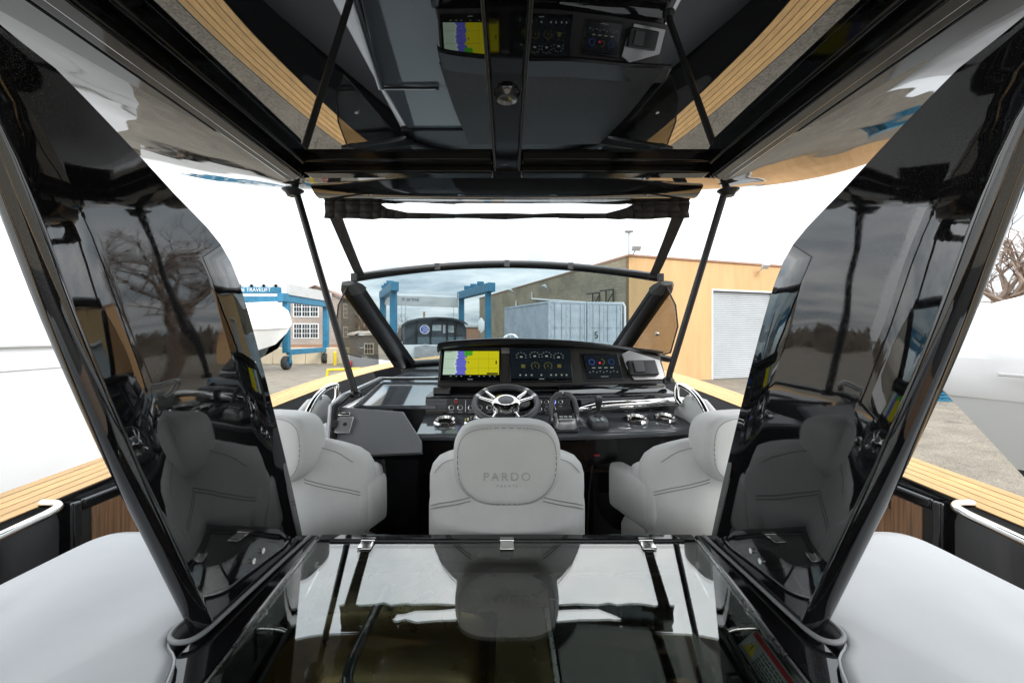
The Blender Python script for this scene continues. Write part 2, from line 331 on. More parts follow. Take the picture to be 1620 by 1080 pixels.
# ------------------------------------------------------------------ bulwarks with teak cap rails
MID = spline([(-1.95,-3.4,-.92),(-2.12,0,-.82),(-2.17,1.8,-.745),(-2.15,2.9,-.68),(-2.02,3.57,-.58),(-1.70,4.59,-.435),(-1.28,5.6,-.36),(-.78,6.7,-.33),(-.28,7.6,-.32)], 8)
def offs(path, d):
    o = []
    for i, p in enumerate(path):
        t = path[min(i+1, len(path)-1)]-path[max(i-1, 0)]; t.z = 0; t.normalize()
        o.append(p+Vector((-t.y, t.x, 0))*d)     # left of travel = outboard on the left side
    return o
def mir(pts, s): return [Vector((p.x*s, p.y, p.z)) for p in pts]
for s, side, lab in ((1, 'left', 'glossy black bulwark with teak cap rail along the left side'), (-1, 'right', 'glossy black bulwark with teak cap rail along the right side')):
    t = thing('bulwark', lab, 'bulwark', (-2.0*s, 1.0, FLOOR), 0, 'bulwarks of the boat')
    inn, outr = offs(MID, -.165), offs(MID, .185)
    mb = MB()     # inner wall, rail bed, outer hull side
    rings = []
    for a, b in zip(mir(inn, s), mir(outr, s)):
        sx = -s
        rings.append([Vector((a.x-.0*sx, a.y, FLOOR-.02)), Vector((a.x, a.y, a.z-.10)), Vector((a.x+.012*sx, a.y, a.z-.03)), Vector((a.x+.01*sx, a.y, a.z-.008)), Vector((b.x, b.y, b.z-.008)), Vector((b.x, b.y, b.z-.06)), Vector((b.x*.93, b.y, -2.3)), Vector((a.x*.8, a.y, -2.3))])
    mb.loft(rings)
    obj('wall', mb, GEL, t, smooth=30)
    nb = 5; bw = .325/nb
    for k in range(nb):
        d0 = -.158+k*bw; d1 = d0+bw-.007
        A, B = mir(offs(MID, d0), s), mir(offs(MID, d1), s)
        pl = MB(); pl.loft([[a+Vector((0,0,-.008)), b+Vector((0,0,-.008)), b+Vector((0,0,.003)), a+Vector((0,0,.003))] for a, b in zip(A, B)])
        obj('plank', pl, TEAK, t, smooth=30)
    cb = MB(); A, B = mir(offs(MID, -.16), s), mir(offs(MID, .168), s)
    cb.loft([[a+Vector((0,0,-.007)), b+Vector((0,0,-.007)), b+Vector((0,0,-.001)), a+Vector((0,0,-.001))] for a, b in zip(A, B)])
    obj('caulking', cb, CAULK, t, smooth=30)
    # recessed locker with walnut front, set into the inner wall
    xw = -1.985*s; q = s
    fr = MB()
    y0, y1, z0, z1 = 2.0, 2.70, -1.30, -.82
    for a, b in (((y0-.05, z0-.05), (y0, z1+.05)), ((y1, z0-.05), (y1+.05, z1+.05)), ((y0, z1), (y1, z1+.05)), ((y0, z0-.05), (y1, z0))):
        fr.box((min(xw-.04*q, xw+.014*q), a[0], a[1]), (max(xw-.04*q, xw+.014*q), b[0], b[1]))
    obj('locker_frame', fr, GEL, t, bevel=.012, seg=3)
    pn = MB(); pn.box((min(xw-.02*q, xw+.006*q), y0+.05, z0), (max(xw-.02*q, xw+.006*q), y1, z1-.004)); p = obj('locker_door', pn, VENEER, t, bevel=.003)
    bp = MB(); bp.box((min(xw-.02*q, xw+.004*q), y0+.0, z0), (max(xw-.02*q, xw+.004*q), y0+.045, z1)); obj('locker_gap', bp, CAULK, t)
    if s < 0:
        lt = MB(); lt.box((xw-.022, 2.22, -.905), (xw-.007, 2.28, -.83)); la = sub('latch', lt, CHROME, p, bevel=.006)
        lk = MB(); lk.box((xw-.028, 2.235, -.89), (xw-.0225, 2.265, -.845)); obj('latch_button', lk, DARKPL, t, bevel=.003)
    # chrome hand rail
    hr = MB(); xr = -1.885*s
    path = spline([(-1.99*s, 1.84, -.725), (-1.92*s, 1.835, -.728), (xr, 1.78, -.735), (xr, 1.62, -.75), (xr, 1.0, -.80), (xr, .30, -.85), (-1.97*s, .2, -.855)], 8)
    hr.tube(path, .017, 12)
    obj('handrail', hr, CHROME, t, smooth=60)

# sole
fl = MB(); fl.box((-2.1, -3.4, FLOOR-.06), (2.1, 2.7, FLOOR-.006)); deck = struct(obj('deck', fl, CAULK))
for k in range(-28, 28):
    p = MB(); p.box((k*.07+.003, -1.2, FLOOR-.006), (k*.07+.067, 2.45, FLOOR)); obj('plank', p, TEAKF, deck, smooth=0)
# side decks and fore deck
fd = MB()
def fdeck(u, v):
    y = 2.7+v*4.7; half = max(.05, 2.05-max(0, (y-3.0))*.36); x = (u*2-1)*half
    return Vector((x, y, -.95+.04*v))
fd.grid(fdeck, 8, 16)
WDECK = pbr('charcoal_nonskid', (0.03, 0.03, 0.032), 0.55, bump=0.001, bscale=120)
struct(obj('foredeck', fd, WDECK))

# ------------------------------------------------------------------ hardtop
hz = .85
HT = [(0,2.76),(.5,2.765),(1.06,2.765),(1.38,2.745),(1.66,2.64),(1.87,2.49),(1.98,2.25),(2.06,1.85),(2.1,1.4),(2.12,.6),(2.12,-1.5),(1.9,-1.85),(0,-1.95)]
HTs = [Vector((x, y, 0)) for x, y in HT]
def half_w(y):
    for a, b in zip(HTs, HTs[1:]):
        if min(a.y, b.y) <= y <= max(a.y, b.y) and a.y != b.y:
            return a.x+(b.x-a.x)*(a.y-y)/(a.y-b.y)
    return 0.02
hw_s = [p for p in spline([(x, y, 0) for x, y in HT], 6)]
hard = thing('hardtop', 'glossy black hardtop roof over the cockpit with a large framed sunroof', 'hardtop', (0, .4, FLOOR))
mb = MB()
outline = [(p.x, p.y) for p in hw_s]+[(-p.x, p.y) for p in reversed(hw_s[1:-1])]
cxy = (0, .6)
def inset(k): return [(cxy[0]+(x-cxy[0])*k, cxy[1]+(y-cxy[1])*k) for x, y in outline]
RX, RY0, RY1 = 1.06, -1.25, 2.14
def rect_pt(x, y):              # the sunroof frame seen from the centre, in the direction of (x, y)
    dx, dy_ = x-cxy[0], y-cxy[1]; k = 1e9
    if abs(dx) > 1e-9: k = min(k, RX/abs(dx))
    if dy_ > 1e-9: k = min(k, (RY1-cxy[1])/dy_)
    if dy_ < -1e-9: k = min(k, (RY0-cxy[1])/dy_)
    return (cxy[0]+dx*k, cxy[1]+dy_*k)
def sz(t, x): return hz+min(1, abs(x)/1.2)*(-.090+.105*t+.050*t*t)     # lower beside the frame, lifting towards the rim
def uring(t, dz=0, sc_=1.0):
    o = []
    for x, y in outline:
        a = rect_pt(x, y); px_, py_ = a[0]+(x-a[0])*t, a[1]+(y-a[1])*t
        o.append(Vector((px_*sc_, cxy[1]+(py_-cxy[1])*sc_, sz(t, px_)+dz)))
    return o
mb.loft([uring(1.0, .07), uring(1.0, .03, 1.004), uring(1.0, .010, 1.002), uring(.988, .001)]+[uring(t) for t in (.96, .92, .87, .8, .72, .64, .56, .48, .4, .3, .2, .1, 0)]+[[Vector((v.x*.97, v.y*.985, hz)) for v in uring(0)]], False, True)
mb.loft([uring(1.0, .07), uring(.95, .10), uring(.8, .14), [Vector((v.x, v.y, hz+.15)) for v in uring(.2)]], False, True)
obj('shell', mb, CEIL, hard, smooth=35)
# sunroof glass, in two leaves
for s in (-1, 1):
    p = MB(); p.box((min(.055*s, .95*s), -1.15, hz-.02), (max(.055*s, .95*s), 2.01, hz-.006)); gl = obj('sunroof_panel', p, SUNROOF, hard, bevel=.004)
    e = MB(); e.box((min(.055*s, .064*s), -1.15, hz-.05), (max(.055*s, .064*s), 2.12, hz-.021)); sub('edge_strip', e, CHROME if False else SATIN, gl, bevel=.002)
# stepped frame round the sunroof
for s in (-1, 1):
    for nm, a, b, zz in (('frame_rail', .935, .968, .060), ('frame_rail', .968, 1.035, .112), ('frame_rail', 1.035, 1.085, .098)):
        p = MB(); p.hexa([(a*s, -1.2, hz-zz), (b*s, -1.2, hz-zz), (b*s, 2.0+ (b-.935)*.9, hz-zz), (a*s, 2.0+(a-.935)*.9, hz-zz)],
                         [(a*s, -1.2, hz+.01), (b*s, -1.2, hz+.01), (b*s, 2.0+(b-.935)*.9, hz+.01), (a*s, 2.0+(a-.935)*.9, hz+.01)])
        obj(nm, p, GELLOW, hard, bevel=.012, seg=3)
    for nm, a, b, zz in (('front_rail', 2.0, 2.06, .045), ('front_rail', 2.06, 2.14, .078)):
        p = MB(); x1 = (.935+(a-1.92)*.3)*s
        p.box((min(.066*s, x1), a, hz-zz), (max(.066*s, x1), b, hz+.01)); obj(nm, p, GELLOW, hard, bevel=.01, seg=3)
for s in (-1, 1):
    p = MB(); p.hexa([(1.08*s, 1.66, hz-.095), (1.09*s, 1.60, hz-.098), (1.62*s, -1.2, hz-.05), (1.08*s, -1.2, hz-.105)], [(1.08*s, 1.66, hz), (1.09*s, 1.60, hz), (1.62*s, -1.2, hz+.02), (1.08*s, -1.2, hz)]); obj('wedge_fairing', p, GELLOW, hard, bevel=.008)
    def rp(u, v, s=s):          # recessed side panel that follows the underside
        x0_ = 1.09+.40*u*1.0; y0_ = 1.62-.26*u-.55*max(0, u-.5)**2; y = y0_+(-1.1-y0_)*v; x = x0_+(.25 if u > 0 else 0)*v*u
        a_ = rect_pt(x*s, y); k = (abs(x)-RX)/(2.1-RX); return Vector((x*s, y, sz(max(0, k), x)-.005))
    p = MB(); p.shell(rp, 8, 10, (0, 0, .02)); obj('recessed_panel', p, CEIL, hard, smooth=30)
ch = MB(); ch.box((-.052, -1.15, hz-.012), (.052, 2.16, hz-.003)); obj('centre_channel', ch, GEL, hard, bevel=.003)
cl = MB(); cl.lathe([(.0, hz-.02), (.028, hz-.024), (.036, hz-.035), (.040, hz-.02), (.046, hz-.012)], Matrix.Translation((0, 1.50, 0))); obj('dome_light', cl, DASHGLOSS, hard)
# front valance under the leading edge, with four spot lights
va = MB()
def vfn(u, v):
    x = (u*2-1)*1.12; y0 = 2.22+.03*abs(u*2-1); y1 = 2.70-.05*(u*2-1)**2
    y = y0+(y1-y0)*v; return Vector((x*(1-.06*(1-v)), y, hz-.012-.045*math.sin(math.pi*min(1, v*1.1))-.02*v))
va.shell(vfn, 30, 8, (0, 0, .04)); obj('valance', va, GELLOW, hard)
for x in (-.78, -.26, .26, .78):
    p = MB(); p.lathe([(0, -.058), (.014, -.058), (.018, -.066), (.026, -.064), (.028, -.054)], Matrix.Translation((x, 2.45, hz))); obj('spot_light', p, CHROME, hard)

# ------------------------------------------------------------------ swept support pillars
x0 = .74
TOE = .117
def prof(pts):
    o = []
    for px, py in pts: y = (x0+1.3*TOE)/((CX-px)/FPX+TOE); o.append((y, (CY-py)/FPX*y))
    return o
fwd = prof([(484,856),(466,770),(440,660),(415,560),(392,475),(374,424),(356,390),(330,358),(290,318),(240,264),(150,168),(90,108),(0,38)])+[(.42,.605),(.10,.74),(-.2,.85)]
aft = prof([(326,996),(263,865),(200,734),(113,533),(46,356),(0,238)])+[(.655,.365),(.60,.445),(.47,.52),(.2,.625),(-.2,.735),(-.6,.85)]
def resamp(pts, n):
    P = spline([(y, z, 0) for y, z in pts], 10); L_ = [0]
    for a, b in zip(P, P[1:]): L_.append(L_[-1]+(b-a).length)
    o = []; k = 0
    for i in range(n+1):
        d = L_[-1]*i/n
        while k < len(P)-2 and L_[k+1] < d: k += 1
        f = (d-L_[k])/max(1e-9, L_[k+1]-L_[k]); q = P[k].lerp(P[k+1], min(1, f)); o.append((q.x, q.y))
    return o
NF = 46
F_, A_ = resamp(fwd, NF), resamp(aft, NF)
for s, lab in ((-1, 'swept glossy black hardtop pillar on the left of the galley'), (1, 'swept glossy black hardtop pillar on the right of the galley')):
    t = thing('hardtop_pillar', lab, 'pillar', (x0*s, 1.3, -.74), 0, 'hardtop pillars')
    mb = MB(); rings = []
    for (ya, za), (yf, zf) in zip(A_, F_):
        d = Vector((0, yf-ya, zf-za)); ln = d.length; u = d/ln
        def pt(r, x):
            q = Vector((0, ya, za))+u*(ln*r[0]+r[1]); q.x = (x-TOE*(q.y-1.3))*s; return q
        ring = []
        prf = [((0, .030), x0), ((.25, 0), x0+.001), ((.5, 0), x0+.002), ((.75, 0), x0+.001), ((1, -.012), x0), ((1, -.003), x0+.008), ((1, 0), x0+.022), ((1, -.006), x0+.04), ((.7, 0), x0+.085), ((.3, 0), x0+.085), ((0, -.001), x0+.042), ((0, -.008), x0+.028), ((0, -.008), x0+.013), ((0, .004), x0+.002), ((0, .012), x0-.004), ((0, .022), x0-.004)]
        for r, x in prf: ring.append(pt(r, x))
        rings.append(ring)
    mb.loft(rings); obj('shell', mb, PILLAR, t, smooth=50)
    # rubber foot gasket along the base
    b = MB(); b.tube(spline([(.705*s, 1.54, -.722), (.733*s, 1.32, -.736), (.755*s, 1.14, -.748), (.765*s, 1.08, -.752), (.785*s, 1.055, -.754), (.82*s, 1.055, -.754), (.845*s, 1.09, -.752), (.835*s, 1.2, -.748)], 5), .0065, 10)
    obj('base_gasket', b, GASKET, t)
    for y, z in ((1.30, -.655), (1.26, -.665)):
        k = MB(); k.lathe([(0, .006), (.006, .006), (.008, 0)], frameM(((x0-.004-TOE*(y-1.3))*s, y, z), (0, 1, 0), (0, 0, s))); obj('screw_cap', k, CHROME, t)

# ------------------------------------------------------------------ slim struts carrying the front of the roof
for s, lab in ((-1, 'slim black roof strut standing left of the dash'), (1, 'slim black roof strut standing right of the dash')):
    t = thing('roof_strut', lab, 'strut', (.86*s, 2.46, -.34), 0, 'roof struts')
    if s < 0: pth = [(-.862,2.45,-.36),(-.875,2.448,-.30),(-1.18,2.37,.845)]
    else: pth = [(.985,2.62,-.30),(.99,2.615,-.24),(1.22,2.37,.845)]
    m = MB(); m.tube(pth, [.021, .019, .019], 12); obj('tube', m, SATIN, t, smooth=60)
    c = MB(); c.lathe([(.0, .03), (.030, .03), (.040, .012), (.056, .0), (.058, -.004)], Matrix.Translation((pth[-1][0], pth[-1][1], hz-.062)) @ Matrix.Rotation(math.pi, 4, 'X')); obj('socket', c, SATIN, t)
    c = MB(); c.lathe([(.036, 0), (.036, .02), (.024, .035), (.0, .036)], Matrix.Translation(pth[0])); obj('foot', c, SATIN, t)

# ------------------------------------------------------------------ windscreen
ws = thing('windscreen', 'raked curved boat windscreen with black side posts behind the dash', 'windscreen', (0, 4.6, -.33))
def wtop(u): c = 1-(2*u-1)**2; return Vector(((2*u-1)*1.08, 3.05+.30*c, .385+.145*c))
def wbot(u): c = 1-(2*u-1)**2; return Vector(((2*u-1)*1.04, 4.40+.50*c, -.29+.01*c))
m = MB(); m.shell(lambda u, v: wbot(u).lerp(wtop(u), v), 30, 6, (0, .006, .004)); obj('glass_pane', m, WSG, ws)
m = MB(); m.tube([wtop(i/24)+Vector((0, 0, .012)) for i in range(25)], .036, 10, flat=.85); obj('top_rail', m, SATIN, ws, smooth=60)
m = MB(); m.tube([wbot(i/24)+Vector((0, 0, -.02)) for i in range(25)], .035, 8); obj('sill', m, SATIN, ws, smooth=60)
for s in (-1, 1):
    a, b = Vector((1.06*s, 4.42, -.31)), Vector((1.125*s, 3.05, .36))
    sec = [(-.085, -.014), (-.078, .03), (.0, .045), (.078, .025), (.095, -.02), (.0, -.03)]
    ax = (b-a).normalized(); ex = Vector((1, 0, 0)); ex = (ex-ax*ex.dot(ax)).normalized(); ez = ax.cross(ex)
    if ez.z < 0: ez = -ez
    rings = []
    for k, w_ in ((0, 1.25), (.3, 1.1), (.6, 1.0), (.92, .93), (.975, .8), (1.0, .5)):
        c = a.lerp(b, k); rings.append([c+ex*p*w_-ez*q*w_ for p, q in sec])
    m = MB(); m.loft(rings); sp_o = obj('side_post', m, SATIN, ws, smooth=50, bevel=.006)
    c = MB(); cr_ = [[b.lerp(a, k_)+ex*p_*w_*1.04-ez*q_*w_*1.06 for p_, q_ in sec] for k_, w_ in ((.065, .96), (.03, .84), (-.004, .52))]; c.loft(cr_); sub('post_cap', c, PLASTIC, sp_o, smooth=50)
    # quarter glass
    q0 = [(1.13*s, 3.04, .33), (1.165*s, 2.97, .20), (1.165*s, 2.93, .05), (1.13*s, 2.97, -.13), (1.12*s, 3.3, -.18), (1.07*s, 4.3, -.28)]
    m = MB(); m.prism(q0, (.006*s, 0, 0)); obj('quarter_pane', m, SIDEG, ws)
    m = MB(); m.tube(q0[:5], .005, 6); obj('pane_edge', m, TRIM, ws)
    k = MB(); c = Vector((1.125*s, 3.22, .0)); k.lathe([(0, .012), (.012, .012), (.014, 0), (.014, -.012), (0, -.012)], frameM(c, (0, 1, 0), (0, 0, s))); obj('stud', k, CHROME, ws)

# ------------------------------------------------------------------ clear front enclosure between roof and windscreen
en = thing('front_enclosure', 'clear vinyl front curtain with black canvas border hanging under the roof', 'curtain', (0, 2.9, .4))
def ep(px, py):            # a point on the curtain sheet
    z = (CY-py)
    d = 2.78+.28*max(0, min(1, (py-312)/128.0)); return at(px, py, d)
def etop(px): return 311+2*math.sin(px*.09)
m = MB(); cols_ = [514, 530, 548, 570, 590, 604, 612, 625, 645, 680, 720, 760, 802, 844, 884, 924, 959, 979, 990, 1000, 1014, 1034, 1056, 1074, 1090]
def slit(px):
    if px <= 604 or px >= 1000: return None
    k = min(1, min(px-604, 1000-px)/45.0)
    return 321.5-1.0*math.sin(px*.05), 324+13.5*k**.6
fr = []
for a, b in zip(cols_, cols_[1:]):
    def low(px): return 345.5-.8*math.sin(px*.03)
    sa, sb = slit(a), slit(b)
    def rip(px, py): return ep(px, py)+Vector((0, .012*math.sin(px*.21+py*.3), 0))
    if sa is None and sb is None:
        ys = [0, .33, .66, 1]
        for i in range(3):
            m.add([rip(a, 311+(low(a)-311)*ys[i]), rip(b, 311+(low(b)-311)*ys[i]), rip(b, 311+(low(b)-311)*ys[i+1]), rip(a, 311+(low(a)-311)*ys[i+1])], [(0,1,2,3)])
    else:
        if sa is None: sa = (324, 324)
        if sb is None: sb = (324, 324)
        m.add([rip(a, 311), rip(b, 311), rip(b, sb[0]), rip(a, sa[0])], [(0,1,2,3)])
        m.add([rip(a, sa[1]), rip(b, sb[1]), rip(b, low(b)), rip(a, low(a))], [(0,1,2,3)])
o = obj('canvas_border', m, FABRIC, en, smooth=70, fix=False); sd = o.modifiers.new('s', 'SOLIDIFY'); sd.thickness = .006
for s in (-1, 1):
    f = (lambda px: px) if s < 0 else (lambda px: 1604-px)
    pts = [(528, 344, 20), (545, 385, 17), (560, 420, 15), (571, 443, 14)]
    m = MB(); rings = []
    for px, py, wd in pts:
        a, b = ep(f(px-wd*.35), py), ep(f(px+wd*.65), py); rings.append([a, b, b+Vector((0, .012, 0)), a+Vector((0, .012, 0))])
    m.loft(rings); obj('canvas_edge', m, FABRIC, en)
def clr(u, v):
    py = 344+v*94; w0 = 532+v*40; w1 = 1604-w0; px = w0+(w1-w0)*u
    py2 = py-22*v*(1-(2*u-1)**2); return ep(px, py2)+Vector((0, (.30*(1-(2*u-1)**2))*v, 0))
m = MB(); m.grid(clr, 16, 8); obj('vinyl_pane', m, VINYL, en, smooth=80)
for px in (573, 690, 802, 905, 1032):
    u = (px-572)/460; p = wtop(max(0, min(1, u)))+Vector((0, -.02, .005))
    m = MB(); m.box((p.x-.022, p.y-.02, p.z-.02), (p.x+.022, p.y+.01, p.z+.035)); obj('rail_clip', m, PLASTIC, en, bevel=.005)
rl = MB(); rl.tube([at(514+(1090-514)*i/20, 309, 2.765) for i in range(21)], .016, 8); obj('top_roll', rl, FABRIC, en)
# ------------------------------------------------------------------ galley unit behind the seats
LT = math.tan(R(5.3))
def lz(y): return -.726+LT*(y-1.5)
gu = thing('galley_unit', 'black galley counter behind the helm seats with sink and cooktop', 'counter', (0, .9, FLOOR))
m = MB()
for a, b in (((-.745, .25), (-.70, 1.56)), ((.70, .25), (.745, 1.56)), ((-.70, 1.515), (.70, 1.56)), ((-.70, .25), (.70, .30))):
    m.box((a[0], a[1], FLOOR), (b[0], b[1], -.80))
obj('cabinet', m, GEL, gu)
def slab(x0_, x1_, y0_, y1_, h0, h1):
    return MB().hexa([(x0_, y0_, lz(y0_)+h0), (x1_, y0_, lz(y0_)+h0), (x1_, y1_, lz(y1_)+h0), (x0_, y1_, lz(y1_)+h0)], [(x0_, y0_, lz(y0_)+h1), (x1_, y0_, lz(y0_)+h1), (x1_, y1_, lz(y1_)+h1), (x0_, y1_, lz(y1_)+h1)])
for a in ((-.80, -.675, .25, 1.56), (.675, .80, .25, 1.56)):
    obj('counter_rim', slab(*a, -.09, -.004), GEL, gu, bevel=.012, seg=3)
obj('counter_rim', slab(-.675, .675, 1.515, 1.56, -.09, -.002), GEL, gu, bevel=.010, seg=3)
for s in (-1, 1):
    obj('rim_seal', slab(min(.668*s, .675*s), max(.668*s, .675*s), .25, 1.515, -.03, -.001), BRUSHED, gu)
for s in (-1, 1):
    q4 = lambda y: [(.600*s, y, lz(y)-.075), (.668*s, y, lz(y)-.007), (.674*s, y, lz(y)-.09), (.600*s, y, lz(y)-.10)]
    m = MB(); m.loft([[Vector(p) for p in q4(.26)], [Vector(p) for p in q4(1.512)]]); obj('rim_slope', m, GEL, gu, smooth=0)
# worktop under the lid
m = MB(); m.box((-.70, .25, -.86), (-.60, 1.515, -.84)); m.box((.10, .25, -.86), (.70, 1.515, -.84)); m.box((-.60, 1.30, -.86), (.10, 1.515, -.84)); m.box((-.60, .25, -.86), (.10, .55, -.84)); m.box((-.03,.55,-.86),(.10,1.30,-.84))
obj('worktop', m, SINKM, gu)
m = MB()
def basin(k, z): return [Vector((-.315+x*k, .925+y*k, z)) for x, y in sell(.285, .375, 40, 6)]
m.loft([basin(1.0, -.838), basin(.985, -.85), basin(.96, -.90), basin(.93, -1.0), basin(.86, -1.03), basin(.3, -1.036), basin(.14, -1.04)], False, True)
sk = obj('sink', m, SINKM, gu)
d = MB(); d.lathe([(.0, .003), (.028, .003), (.03, .008), (.042, .008), (.046, 0)], Matrix.Translation((-.25, .83, -1.035))); sub('drain', d, BRUSHED, sk)
m = MB(); m.tube(spline([(-.37, 1.36, -.84), (-.37, 1.36, -.80), (-.372, 1.30, -.785), (-.375, 1.15, -.79), (-.378, 1.04, -.80), (-.37, 1.0, -.815), (-.35, 1.0, -.83)], 6), .013, 10); obj('folding_tap', m, DASHGLOSS, gu)
m = MB(); m.box((.13, .30, -.838), (.66, 1.48, -.832)); obj('cooktop', m, BLACKG, gu, bevel=.003)
m = MB(); m.box((.112, .30, -.839), (.128, 1.30, -.825)); obj('cooktop_trim', m, BRUSHED, gu, bevel=.003)
# hinged smoked glass lid
lid = thing('glass_lid', 'smoked glass lid with chrome hinges over the galley counter', 'lid', (0, 1.5, lz(1.5)))
obj('pane', slab(-.665, .665, .28, 1.50, -.010, -.002), LIDG, lid, smooth=0)
m = MB(); m.tube([(-.62, 1.505, lz(1.505)+.001), (.62, 1.505, lz(1.505)+.001)], .0045, 8); obj('hinge_rod', m, SATIN, lid)
for x in (-.485, 0, .485):
    h = obj('hinge', slab(x-.024, x+.024, 1.455, 1.50, -.001, .006), CHROME, lid, bevel=.003)
    k = MB(); k.tube([(x-.024, 1.507, lz(1.507)+.004), (x+.024, 1.507, lz(1.507)+.004)], .008, 10); sub('knuckle', k, CHROME, h)
for s, lab in ((-1, 'thin gas strut under the glass lid on the left'), (1, 'thin gas strut under the glass lid on the right')):
    t = thing('gas_strut', lab, 'gas strut', (.63*s, 1.38, -.80), 0, 'gas struts of the lid')
    m = MB(); m.tube([(.615*s, 1.40, -.775), (.60*s, 1.22, -.80)], .0045, 8); obj('rod', m, CHROME, t)
    m = MB(); m.tube([(.60*s, 1.22, -.80), (.575*s, .95, -.825)], .008, 8); obj('cylinder', m, DARKPL, t)
    for q in ((.62*s, 1.41, -.772), (.635*s, 1.425, -.768)):
        m = MB(); m.lathe([(0, -.012), (.009, -.009), (.012, 0), (.009, .009), (0, .012)], Matrix.Translation(q), 12); obj('ball_end', m, CHROME, t)
    t = thing('lid_latch', 'small chrome latch handle on the %s side of the galley lid' % ('left' if s < 0 else 'right'), 'latch', (.62*s, 1.13, -.78), 0, 'latches of the lid')
    m = MB(); m.tube(spline([(.66*s, 1.13, -.800), (.655*s, 1.13, -.775), (.60*s, 1.125, -.772), (.575*s, 1.12, -.775)], 6), .0055, 10); obj('lever', m, BRUSHED, t)
    m = MB(); m.box((.645*s-.012, 1.10, -.85), (.645*s+.012, 1.16, -.80)); obj('keeper', m, DARKPL, t, bevel=.004)
# warning label on the right rim wall under the glass
wl = thing('warning_label', 'warning label with red band and yellow triangle on the galley rim', 'label', (.66, .95, -.80))
LM = frameM((.6345, 1.05, lz(1.05)-.0405), (0, -1, -LT), (.707, 0, .707)) @ Matrix.Diagonal((.86, .72, 1, 1))
def lq(a, b, h): return MB().box((a[0], a[1], h), (b[0], b[1], h+.0006), LM)
obj('plate', lq((-.10, -.045), (.10, .045), 0), LABELW, wl, smooth=0)
obj('red_band', lq((-.094, .024), (.094, .041), .001), LABELR, wl, smooth=0)
tri = [LM @ Vector(p) for p in ((-.088, -.030, .001), (-.040, -.030, .001), (-.064, .014, .001))]
obj('triangle', MB().prism(tri, LM.to_3x3() @ Vector((0, 0, .0006))), YEL, wl, smooth=0)
m = lq((-.066, -.014), (-.062, .004), .002); m.box((-.066, -.022, .002), (-.062, -.018, .0026), LM); obj('exclamation_mark', m, LABELK, wl, smooth=0)
m = MB(); rr = random.Random(3)
for i, yy in enumerate((.012, .002, -.010, -.019, -.028, -.036)):
    x = -.032
    while x < .086:
        wd = rr.uniform(.006, .018); m.box((x, yy-.0022, .001), (min(.09, x+wd), yy+.0022, .0016), LM); x += wd+.004
obj('print', m, LABELK, wl, smooth=0)

# ------------------------------------------------------------------ white covered side units
for s, lab in ((-1, 'white vinyl covered lounge unit at the lower left'), (1, 'white vinyl covered lounge unit at the lower right')):
    t = thing('covered_lounge', lab, 'lounge', (1.15*s, .6, FLOOR), 0, 'white covered lounges')
    m = MB()
    oc = spline([(.805, 1.645, 0), (1.10, 1.65, 0), (1.38, 1.65, 0), (1.475, 1.645, 0), (1.515, 1.615, 0), (1.53, 1.55, 0), (1.53, 1.3, 0), (1.53, .2, 0), (1.50, -.6, 0), (1.0, -.65, 0), (.68, -.6, 0), (.66, .2, 0), (.69, .75, 0), (.76, .98, 0), (.84, 1.075, 0), (.845, 1.25, 0)], 5)
    cc = Vector((1.15, .6, 0))
    def ring(k, z, wob=0): return [Vector((s*(cc.x+(p.x-cc.x)*k), cc.y+(p.y-cc.y)*k, z+wob*math.sin(p.x*9+p.y*5))) for p in oc]
    tz = -.752
    m.loft([ring(.96, FLOOR), ring(.985, -1.2), ring(.995, -.85), ring(1.0, tz-.03), ring(.994, tz-.010), ring(.978, tz-.001), ring(.94, tz+.001), ring(.85, tz+.002, .002), ring(.7, tz+.003, .003), ring(.5, tz+.002, .004), ring(.25, tz, .003)], False, True)
    obj('cover', m, COVER, t, smooth=50)
    p = MB(); p.tube([q+Vector((0, 0, .002)) for q in ring(.997, tz-.012)], .004, 6, closed=True); obj('piping', p, COVER, t)

